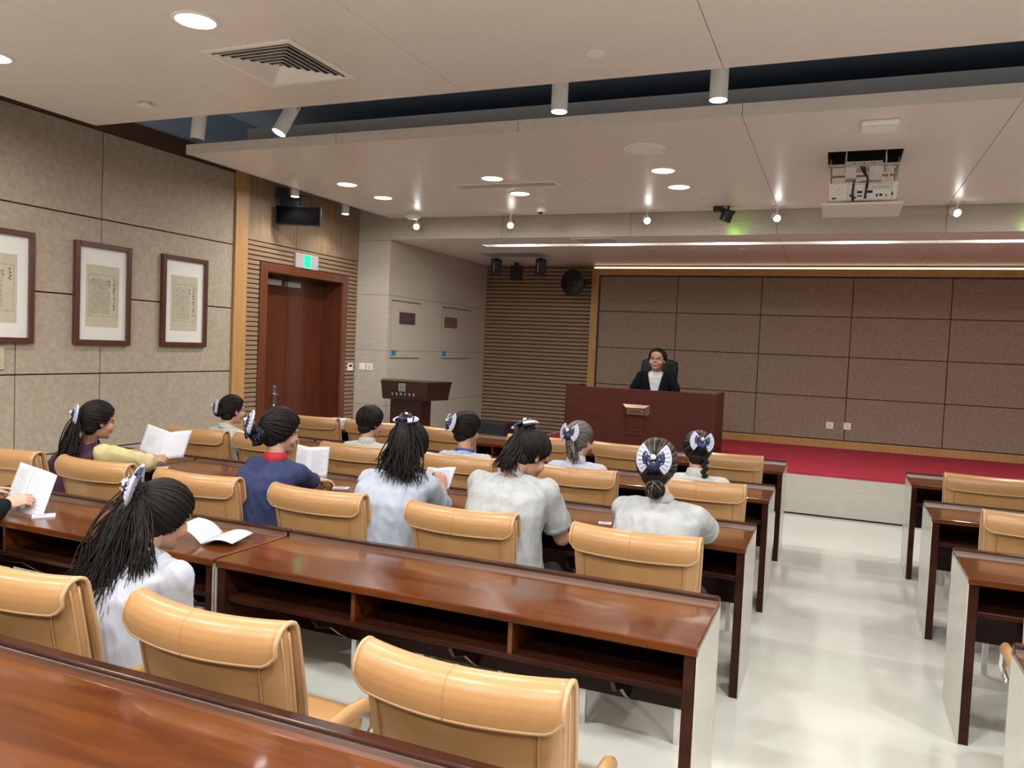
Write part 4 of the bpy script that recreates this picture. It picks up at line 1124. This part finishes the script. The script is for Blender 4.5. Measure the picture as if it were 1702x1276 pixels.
DN = V((0, 0, -1))
def mk_hair(t, T, off, g, mats=('hair', 'hair2'), puff=1.0, n=120, grey=.25, seed=1, rad=.0048, cone=60, tails=(), bun=None, fn=None, nape=True):
    q = MB(); hair_cap(q, T, puff, cone, nape=nape); strands(q, T, g, n, puff, rad, grey, seed, cone + 1)
    G = T @ esurf(g.normalized(), puff, .004)
    for kw in tails: tail(q, kw.pop('p0', G), **kw)
    if bun:
        c, r = bun; c = T @ V(c); q.ball(c, r, 20, 14)
        rn = random.Random(seed + 5)
        for k in range(26):
            a = rn.uniform(0, 6.28); a2 = V((math.cos(a), math.sin(a), rn.uniform(-.6, .6))).normalized(); b2 = a2.orthogonal().normalized(); c2 = a2.cross(b2)
            ph = rn.uniform(0, 6); q.mi = 1 if rn.random() < grey else 0
            q.tube([c + (b2 * math.cos(ph + s_ * .35) + c2 * math.sin(ph + s_ * .35)) * (r[0] * 1.01) for s_ in range(9)], .0045, 5)
        q.mi = 0
    if fn: fn(q, G)
    q.build('hair', list(mats), t, smooth=True, off=off)
    return G
def outdir(T, g): return (T.to_3x3() @ V((g.x / HE.x, g.y / HE.y, g.z / HE.z))).normalized()

# 1 ponytail woman, fourth row ------------------------------------------------
def h1(t, T, H, off):
    g = V((-.10, -.97, .42))
    G = mk_hair(t, T, off, g, n=420, puff=1.10, grey=.2, seed=11, rad=.0030, nape=True,
        tails=[dict(ends=(V((-2.36, 1.93, .83)), V((-2.19, 1.90, .77))), n=700, mid_out=V((-.02, -.06, -.05)), spread0=.085, spread1=.065, rad=.0027, wave=.020, seed=3, K=18, gather=.014),
               dict(ends=(V((-2.10, 1.97, .90)), V((-2.16, 1.94, .84))), n=90, mid_out=V((.06, -.04, -.06)), spread0=.04, spread1=.04, rad=.003, wave=.016, seed=8, K=16)])
    bow(t, G + outdir(T, g) * .012 + V((0, 0, .012)), V((-.80, -.55, .25)), V((.15, -.2, 1)), 1.0, off)
person('p', 'woman with a long loose black ponytail and white blouse beside an open booklet', (-2.30, 1.98), (-2.235, 2.06, .91), (-2.235, 2.155, 1.02), yaw=-8, pitch=18, body_yaw=-6, shirt='shirt_white', hands=((-2.50, 2.34, .57), (-2.30, 2.27, .55)), poles=(None, (.45, -.3, -1)), hair=h1, seed=1, sw=.16)
# 2 dark sleeved reader at the left edge --------------------------------------
def h2(t, T, H, off): mk_hair(t, T, off, V((0, -.9, .1)), n=80, seed=21)
person('p', 'person in a dark sleeve holding a booklet, cut off by the left edge', (-3.93, 2.02), (-3.93, 2.20, .98), (-3.93, 2.28, 1.13), yaw=0, pitch=20, shirt='suit', sleeve='long', hands=((-3.93, 2.62, .83), (-3.70, 2.585, .825)), hair=h2, seed=2, curl=(.8, 1.05), hd=((.10, .6, .15), (.28, .5, .12)), hn=((-.6, -.2, .8), (.55, -.35, .75)), skin='skin_fair')
# 3 plum vest ------------------------------------------------------------------
def h3(t, T, H, off):
    g = V((-.05, -1, .02))
    G = mk_hair(t, T, off, g, n=230, rad=.0035, seed=31, puff=1.03, tails=[dict(ends=(V((-4.46, 3.46, .84)), V((-4.34, 3.46, .86))), n=170, mid_out=V((-.0, -.03, -.06)), spread0=.06, spread1=.05, rad=.0042, wave=.014, seed=4)])
    bow(t, G + outdir(T, g) * .008, outdir(T, g) + V((-.3, 0, 0)), V((0, 0, 1)), .9, off)
def yellow(t, arms, off):
    q = MB()
    for s in (-1, 1):
        S_, E_, Wr = arms[s]
        q.limb([S_ + V((0, 0, .004)), S_.lerp(E_, .5), E_, E_.lerp(Wr, .5), Wr.lerp(E_, .10)], [.066, .063, .057, .051, .040], 16)
    mb_from(remesh(q, .007, 3, wrinkle(.006, 33))).build('sleeves', 'yellow', t, smooth=True, off=off)
    for s in (-1, 1):
        S_, E_, Wr = arms[s]; MB().tube([Wr.lerp(E_, .16), Wr.lerp(E_, .03)], [.043, .041], 20).build('cuff', 'plum', t, smooth=True, off=off)
t3, T3, a3 = person('p', 'woman in a plum vest with pale yellow sleeves reading a booklet by the left wall', (-4.58, 3.56), (-4.43, 3.64, .955), (-4.36, 3.655, 1.105), yaw=-18, pitch=8, body_yaw=-12, shirt='plum', sleeve=None, hands=((-4.66, 4.13, .815), (-4.34, 4.03, .80)), poles=(None, (1, .1, -.1)), hair=h3, seed=3, curl=(.75, .8), hd=((.35, .6, .1), (.5, .55, .18)), hn=((.1, -.4, .9), (.3, -.5, .75)))
yellow(t3, a3, (-4.58, 3.56, 0))
# 4 bun woman near the post ------------------------------------------------------
def h4(t, T, H, off):
    g = V((-.05, -1, .0))
    G = mk_hair(t, T, off, g, n=220, rad=.0035, seed=41, bun=((0, -.125, -.02), (.036, .034, .036)))
    bow(t, G + outdir(T, g) * .02, outdir(T, g) + V((-.4, 0, 0)), V((0, 0, 1)), .85, off)
person('p', 'woman in an ivory blouse with a netted bun and bow, near the oak post', (-4.72, 5.12), (-4.66, 5.13, .92), (-4.635, 5.18, 1.065), yaw=-20, pitch=3, body_yaw=-10, shirt='shirt_pale', hands=((-4.7, 5.5, .79), (-4.45, 5.5, .79)), hair=h4, seed=4, sw=.15, extra=dict(collar_h=.03), skin='skin_fair')
# 5 navy jacket --------------------------------------------------------------------
def h5(t, T, H, off):
    g = V((-.05, -1, .05))
    G = mk_hair(t, T, off, g, n=280, rad=.0035, seed=51, puff=1.12, bun=((0, -.13, -.045), (.045, .04, .055)))
    q = MB(); c = T @ V((0, -.150, -.045)); rn = random.Random(9)
    for k in range(60):
        d = V((rn.gauss(0, 1), rn.gauss(0, 1), rn.gauss(0, 1))).normalized(); q.tube([c + d * .035, c + d * .055 + V((0, 0, .004)), c + d * .05 + V((rn.uniform(-.01, .01), 0, -.012))], [.008, .007, .004], 6)
    q.build('hair_net', 'net', t, smooth=True, off=off)
    bow(t, G + outdir(T, g) * .045 + V((0, 0, -.01)), outdir(T, g) + V((-.5, 0, 0)), V((0, 0, 1)), .95, off)
person('p', 'woman in a navy jacket with red collar and beaded hair net', (-2.96, 3.56), (-2.91, 3.60, 1.0), (-2.90, 3.635, 1.155), yaw=-25, pitch=12, body_yaw=-8, shirt='navy_cloth', sleeve='long', hands=((-3.10, 4.10, .80), (-2.985, 4.09, .800)), hair=h5, seed=5, girth=1.08, sw=.172, extra=dict(collar='red_scarf', collar_h=.034), curl=(.5, .5), hd=((.2, .5, 0), (.25, .5, -.04)), skin='skin_fair')
# 6 short hair ------------------------------------------------------------------------
def h6(t, T, H, off): mk_hair(t, T, off, V((0, -.35, 1)), n=380, seed=61, puff=1.05, rad=.0042, grey=.15)
person('p', 'short-haired person with an off-white collar, second row from the stage', (-3.29, 5.12), (-3.28, 5.12, .915), (-3.28, 5.17, 1.065), yaw=-22, pitch=8, shirt='shirt_pale', hands=((-3.35, 5.5, .79), (-3.1, 5.5, .79)), hair=h6, seed=6, extra=dict(collar_h=.03))
# 7 loose hair blue shirt ----------------------------------------------------------------
def h7(t, T, H, off):
    g = V((.0, -.62, .78))
    G = mk_hair(t, T, off, g, n=330, seed=71, puff=1.17, rad=.0035, tails=[
        dict(ends=(V((-2.16, 3.52, 1.03)), V((-1.97, 3.53, .985))), n=330, mid_out=V((0.01, -.05, -.03)), spread0=.095, spread1=.055, rad=.0040, wave=.018, seed=5, K=14, gather=.02)])
    bow(t, G + outdir(T, g) * .006, outdir(T, g) + V((0, .1, .6)), V((0, .6, 1)), .85, off)
person('p', 'woman in pale blue with loose dark shoulder-length hair under a bow, reading', (-2.15, 3.56), (-2.12, 3.62, 1.005), (-2.105, 3.70, 1.125), yaw=4, pitch=22, body_yaw=4, shirt='shirt_blue', hands=((-2.33, 4.06, .82), (-2.075, 4.05, .86)), hair=h7, seed=7, sw=.172, girth=1.08, extra=dict(cuff='white_trim'), curl=(.7, .9), hd=((.2, .5, .2), (-.25, .35, .45)), hn=((0, -.3, 1), (.6, -.5, .3)))
# 8 lanyard ----------------------------------------------------------------------------------
def h8(t, T, H, off):
    g = V((-.25, -1, .12))
    G = mk_hair(t, T, off, g, n=280, seed=81, puff=1.10, rad=.0036, grey=.3)
    bow(t, G + outdir(T, g) * .010, outdir(T, g), V((-.12, 0, 1)), .95, off)
    q = MB(); q.tube([T @ V((.088, -.02, .0)), T @ V((.086, .04, .006)), T @ V((.075, .09, .005)), T @ V((.03, .105, .003))], .0022, 6)
    q.build('glasses', 'black', t, smooth=True, off=off)
t8, T8, a8 = person('p', 'woman with black hair and bow wearing a blue lanyard, before the black floor speaker', (-2.46, 5.12), (-2.45, 5.12, .915), (-2.46, 5.17, 1.075), yaw=-22, pitch=8, body_yaw=-5, shirt='shirt_white', hands=((-2.55, 5.5, .79), (-2.30, 5.5, .79)), hair=h8, seed=8, extra=dict(collar_h=.016))
q = MB(); q.tube([V((-2.45, 5.12, .922)) + V((.068 * math.cos(a), .055 * math.sin(a), .012 - .012 * math.sin(a))) for a in [k * 2 * PI / 20 for k in range(20)]], [(.010, .004)] * 20, 8, closed=True)
q.build('lanyard', 'lanyard', t8, smooth=True, off=(-2.46, 5.12, 0))
# 9 head bowed ----------------------------------------------------------------------------------
def h9(t, T, H, off):
    g = V((-.28, -.62, .72))
    G = mk_hair(t, T, off, g, n=320, seed=91, puff=1.03, rad=.0033, grey=.3, tails=[
        dict(ends=(V((-1.505, 3.53, 1.115)), V((-1.43, 3.52, 1.105))), n=260, mid_out=V((-.01, -.045, -.01)), spread0=.045, spread1=.034, rad=.004, wave=.012, seed=6, gather=.015)])
    bow(t, G + outdir(T, g) * .008, outdir(T, g) + V((-.2, .2, .6)), V((0, .8, .8)), .85, off)
person('p', 'woman in grey linen with head bowed and a short ponytail, seen from behind', (-1.46, 3.53), (-1.455, 3.60, 1.06), (-1.40, 3.70, 1.155), yaw=-32, pitch=32, body_yaw=-4, shirt='shirt_grey', hands=((-1.52, 3.92, .80), (-1.32, 3.93, .80)), hair=h9, seed=9, sw=.178, girth=1.14, arm_r=1.12, curl=(.8, .8))
# 10 grey hair ------------------------------------------------------------------------------------
def h10(t, T, H, off):
    g = V((.05, -1, .10))
    G = mk_hair(t, T, off, g, mats=('grey_hair2', 'grey_hair'), n=280, rad=.0034, seed=101, puff=1.02, grey=.6, tails=[
        dict(ends=(V((-1.625, 5.06, .945)), V((-1.575, 5.05, .93))), n=60, mid_out=V((.0, -.02, -.03)), spread0=.04, spread1=.04, rad=.005, wave=.012, seed=7, grey=.4)])
    bow(t, G + outdir(T, g) * .010, outdir(T, g), V((0, 0, 1)), .92, off)
person('p', 'grey-haired woman in a white stand-collar blouse, before the stage desk', (-1.61, 5.12), (-1.605, 5.12, .925), (-1.60, 5.17, 1.075), yaw=-18, pitch=10, shirt='shirt_white', hands=((-1.7, 5.5, .79), (-1.5, 5.5, .79)), hair=h10, seed=10, extra=dict(collar_h=.036), sw=.16, skin='skin_fair')
# 11 right grey blouse ------------------------------------------------------------------------------
def h11(t, T, H, off):
    g = V((.0, -1, -.22))
    G = mk_hair(t, T, off, g, mats=('hair2', 'grey_hair2'), n=360, rad=.0034, seed=111, puff=1.08, grey=.5, bun=((.01, -.105, -.105), (.042, .038, .034)))
    bow(t, G + outdir(T, g) * .006 + V((0, 0, .028)), outdir(T, g) + V((0, 0, .15)), V((0, 0, 1)), 1.0, off)
person('p', 'woman in pale grey with streaked hair, low bun and bow, nearest the aisle', (-.72, 3.54), (-.715, 3.59, 1.02), (-.745, 3.63, 1.165), yaw=6, pitch=12, body_yaw=-6, shirt='shirt_grey', hands=((-.80, 4.08, .80), (-.62, 4.05, .80)), poles=(None, (1, 0, -.5)), hair=h11, seed=11, sw=.168, girth=1.06, curl=(.6, .7), skin='skin_fair')
# 12 braid --------------------------------------------------------------------------------------------
def h12(t, T, H, off):
    g = V((.03, -1, .25))
    def braid(q, G):
        p = T @ V((.045, -.085, -.055)); 
        for k in range(9):
            z = k * .022; s = 1 if k % 2 else -1
            for sd in (-1, 1):
                c = p + V((sd * .008 + .004 * s, -.012 - .002 * k, -z + (.006 * sd * s)))
                q.ball(c, (.014 - .0006 * k, .013, .016), 10, 8, R=Euler((0, sd * .7, 0)).to_matrix())
        q.tube([p + V((0, -.03, -.19)), p + V((0, -.032, -.225))], [.008, .002], 8)
    G = mk_hair(t, T, off, g, mats=('hair2', 'grey_hair2'), n=300, rad=.0034, seed=121, puff=1.04, grey=.35, fn=braid)
    bow(t, G + outdir(T, g) * .008 + V((.01, 0, 0)), outdir(T, g), V((.08, 0, 1)), .95, off)
person('p', 'woman with a side braid and bow in a lace collar, by the aisle', (-.78, 5.12), (-.79, 5.12, .92), (-.80, 5.17, 1.075), yaw=14, pitch=8, shirt='shirt_pale', hands=((-.9, 5.5, .79), (-.66, 5.5, .79)), hair=h12, seed=12, extra=dict(collar_h=.036), sw=.16)

# exec chair and man on the stage ---------------------------------------------------------------------
ZS = .463
t = thing('executive_chair', 'high-backed black leather chair behind the man on the stage', 'chair', (-2.20, 10.25, ZS), PI)
q = MB()
def bk(u, v):
    x = -1 + 2 * u; return V((x * (.25 - .03 * (1 - v) - .02 * max(0, v - .85) / .15), -.24 - .10 * v + .03 * x * x, .46 + v * .69 - .03 * abs(x) ** 4 * v))
q.grid(bk, 16, 16); q.build('backrest', 'black_leather', t, smooth=True, solid=.08)
q = MB(); q.box(-.25, .25, -.24, .24, .40, .50); q.build('seat', 'black_leather', t, bevel=.03, seg=3)
for s in (-1, 1):
    MB().box(s * .31 - .03, s * .31 + .03, -.20, .18, .64, .68).build('armrest', 'black_leather', t, bevel=.015, seg=3)
    MB().box(s * .31 - .015, s * .31 + .015, -.04, .04, .40, .64).build('arm_post', 'black', t, bevel=.004)
q = MB(); q.tube([(0, 0, .10), (0, 0, .42)], .03, 14); q.build('column', 'steel', t)
q = MB()
for k in range(5):
    a = k * 2 * PI / 5; q.tube([(0, 0, .11), (.30 * math.cos(a), .30 * math.sin(a), .06)], [.03, .018], 8); q.ball((.30 * math.cos(a), .30 * math.sin(a), .03), .03, 10, 8)
q.build('star_base', 'black', t)
def hm(t, T, H, off):
    q = MB(); hair_cap(q, T, 1.0, 66, nape=False); strands(q, T, V((0, -.2, 1)), 190, 1.0, .0055, .1, 131, 67)
    q.build('hair', ['hair', 'hair2'], t, smooth=True, off=off)
    q = MB()
    for s in (-1, 1): q.tube([T @ V((s * .016, .096, .020)), T @ V((s * .034, .093, .026)), T @ V((s * .052, .080, .020))], [.002, .0032, .0015], 6)
    q.build('eyebrows', 'hair', t, off=off)
    q = MB()
    for s in (-1, 1): q.tube([T @ V((s * .018, .0925, .003)), T @ V((s * .031, .093, .006)), T @ V((s * .044, .084, .002))], [.0014, .0028, .0014], 6)
    q.build('eyes', 'black', t, off=off)
    q = MB(); q.tube([T @ V((-.024, .086, -.063)), T @ V((0, .099, -.060)), T @ V((.024, .086, -.063))], [.003, .0055, .003], 8)
    q.build('lips', 'lips', t, off=off)
def cutv(c, N, ax, fw):
    d = c - N; f = d.dot(fw); x = d.dot(ax); z = d.z
    return f > .02 and z > -.50 and abs(x) < .02 + .075 * max(0, 1 + z / .34) and z < .06
HN = (-2.155, 10.18, 1.45)
tm, Tm, am = person('p', 'man in a black suit and open white shirt seated behind the stage desk', (-2.17, 10.14), HN, (-2.135, 10.09, 1.605), hs=1.16, yaw=178, pitch=-4, roll=-2, body_yaw=184, shirt='suit', sleeve='long', man=True,
       hands=((-1.93, 9.93, 1.10), (-2.42, 9.90, 1.10)), hair=hm, seed=13, girth=1.14, sw=.195, floor=ZS, seat=.50, skin='skin', extra=dict(cut=cutv, top_name='suit_jacket', collar='white_trim', collar_h=.026))
q = MB(); hipm = V((-2.17, 10.14, ZS + .56)); Nm = V(HN); axm = V((math.cos(math.radians(184)), math.sin(math.radians(184)), 0)); fm = V((-axm.y, axm.x, 0))
rg = []
for tt, ru, rv in ((-.05, .16, .12), (0, .182, .135), (.22, .165, .125), (.45, .158, .115), (.68, .172, .118), (.84, .172, .105), (.93, .130, .080), (1.0, .066, .062)):
    c = hipm + (Nm - hipm) * tt - fm * (.045 * math.sin(PI * tt)); rg.append((c, axm, fm, ru * 1.14 + .001, rv * 1.14 + .001))
loft(q, rg, 32); mb_from(remesh(q, .008, 2, wrinkle(.003, 17))).build('white_shirt', 'white_trim', tm, smooth=True, off=(-2.17, 10.14, ZS))

# ================================================================== PAPERS
def sheet_mb(c, ax_, up_, w_, h_, curve=0, mb=None):
    mb = mb or MB(); ax_ = V(ax_).normalized(); up_ = V(up_); up_ = (up_ - ax_ * up_.dot(ax_)).normalized(); n = ax_.cross(up_)
    def f(u, v): return V(c) + ax_ * (w_ * (u - .5)) + up_ * (h_ * (v - .5)) + n * (curve * math.sin(PI * u))
    mb.grid(f, 10, 6); return mb, f, n
def booklet(name, label, spine_lo, spine_hi, left, right, w_=.148, face=(.6, -.7, .5), prints=True, group=None, curve=.008, seed=1, both=True, style='text'):
    """two leaves hinged on the spine; left/right = directions of the leaves"""
    a = V(spine_lo); b = V(spine_hi); up = b - a; off = tuple(a); t = thing(name, label, 'booklet', off, 0, group)
    rn = random.Random(seed)
    wl = w_ if hasattr(w_, '__len__') else (w_, w_)
    for i, d in enumerate((V(left).normalized(), V(right).normalized())):
        n = d.cross(up).normalized(); w_ = wl[i]
        if n.dot(V(face)) < 0: n = -n
        def f(u, v, e=0, w_=w_, d=d, n=n): return a + up * v + d * (w_ * u) + n * (curve * math.sin(PI * u * .9) + e)
        q = MB(); q.grid(lambda u, v: f(u, v), 10, 8); pg = q.build('page', 'paper', t, smooth=True, off=off, solid=.0016)
        if prints:
            q = MB()
            for k in range(18):
                v = .86 - k * .042; u0, u1 = .14, .14 + rn.uniform(.35, .72)
                if style == 'cover' and (i == 1 or not .3 < v < .62): continue
                if style == 'cover': u0, u1 = .45 + rn.uniform(-.04, .02), .8
                for e in (.0013, -.0013):
                    m = 8; vs = []
                    for j in range(m + 1):
                        u = u0 + (u1 - u0) * j / m; vs += [f(u, v, e), f(u, v + .010, e)]
                    q.add(vs, [(2 * j, 2 * j + 2, 2 * j + 3, 2 * j + 1) for j in range(m)])
            q.build('printed_text', 'ink_blue', pg, off=off)
    return t
# held by the plum vest woman
booklet('booklet', 'open booklet with a printed block held by the woman in the plum vest', (-4.294, 4.10, .807), (-4.335, 4.22, .986), (-.256, .04, .035), (.48, .87, .05), (.26, .15), seed=2, style='cover')
booklet('booklet', 'open booklet held at the left edge by the dark-sleeved reader', (-3.717, 2.66, .775), (-3.791, 2.80, .97), (-.146, .03, .007), (.094, .03, -.03), (.15, .13), seed=3)
booklet('booklet', 'white booklet standing open before the woman in the navy jacket', (-3.09, 4.13, .80), (-3.122, 4.20, .99), (-1, .2, .05), (.5, .5, .0), (.115, .13), seed=4)
booklet('booklet', 'folded sheets in the hand of the loose-haired woman in pale blue', (-2.17, 4.08, .83), (-2.16, 4.15, .955), (-.8, .5, -.1), (1, .25, .12), .115, seed=5)
t = booklet('booklet', 'white booklet lying open on the desk beside the long-ponytail woman', (-2.545, 2.665, .768), (-2.60, 2.865, .768), (-.9, -.25, .42), (.9, .25, .03), .145, seed=6, curve=.022, face=(0, 0, 1))
def leaf(label, x, y, z, w_, h_, rz, n=1, name='paper_sheet', cat='paper'):
    t = thing(name, label, cat, (x, y, z), rz); MB().box(-w_ / 2, w_ / 2, -h_ / 2, h_ / 2, .0005, .0012 * n + .0008).build('sheets', 'paper', t)
    q = MB()
    for k in range(8): q.box(-w_ * .36, w_ * .36 * (1 if k % 3 else .4), h_ * .36 - k * h_ * .09, h_ * .36 - k * h_ * .09 + .003, .0012 * n + .0009, .0012 * n + .0012)
    q.build('printed_text', 'ink_blue', t)
leaf('thick stack of white papers on the first desk row near the door', -5.02, 7.22, .762, .21, .29, .2, 48, 'paper_stack')
leaf('white sheet on the second desk row beside the grey-haired woman', -1.56, 5.70, .762, .15, .21, .3, 2)
leaf('small white note on the third desk row before the plum vest woman', -4.27, 4.06, .762, .13, .06, .5)
leaf('white folded paper under the wrist of the dark-sleeved reader', -3.56, 2.68, .762, .10, .07, .9, 6)
leaf('white card on the third desk row under the navy-jacket woman\'s hand', -2.83, 4.14, .762, .10, .06, .4, 4)
leaf('small white slip on the third desk row beside the head-bowed woman', -1.11, 4.12, .762, .07, .05, .2, 2)
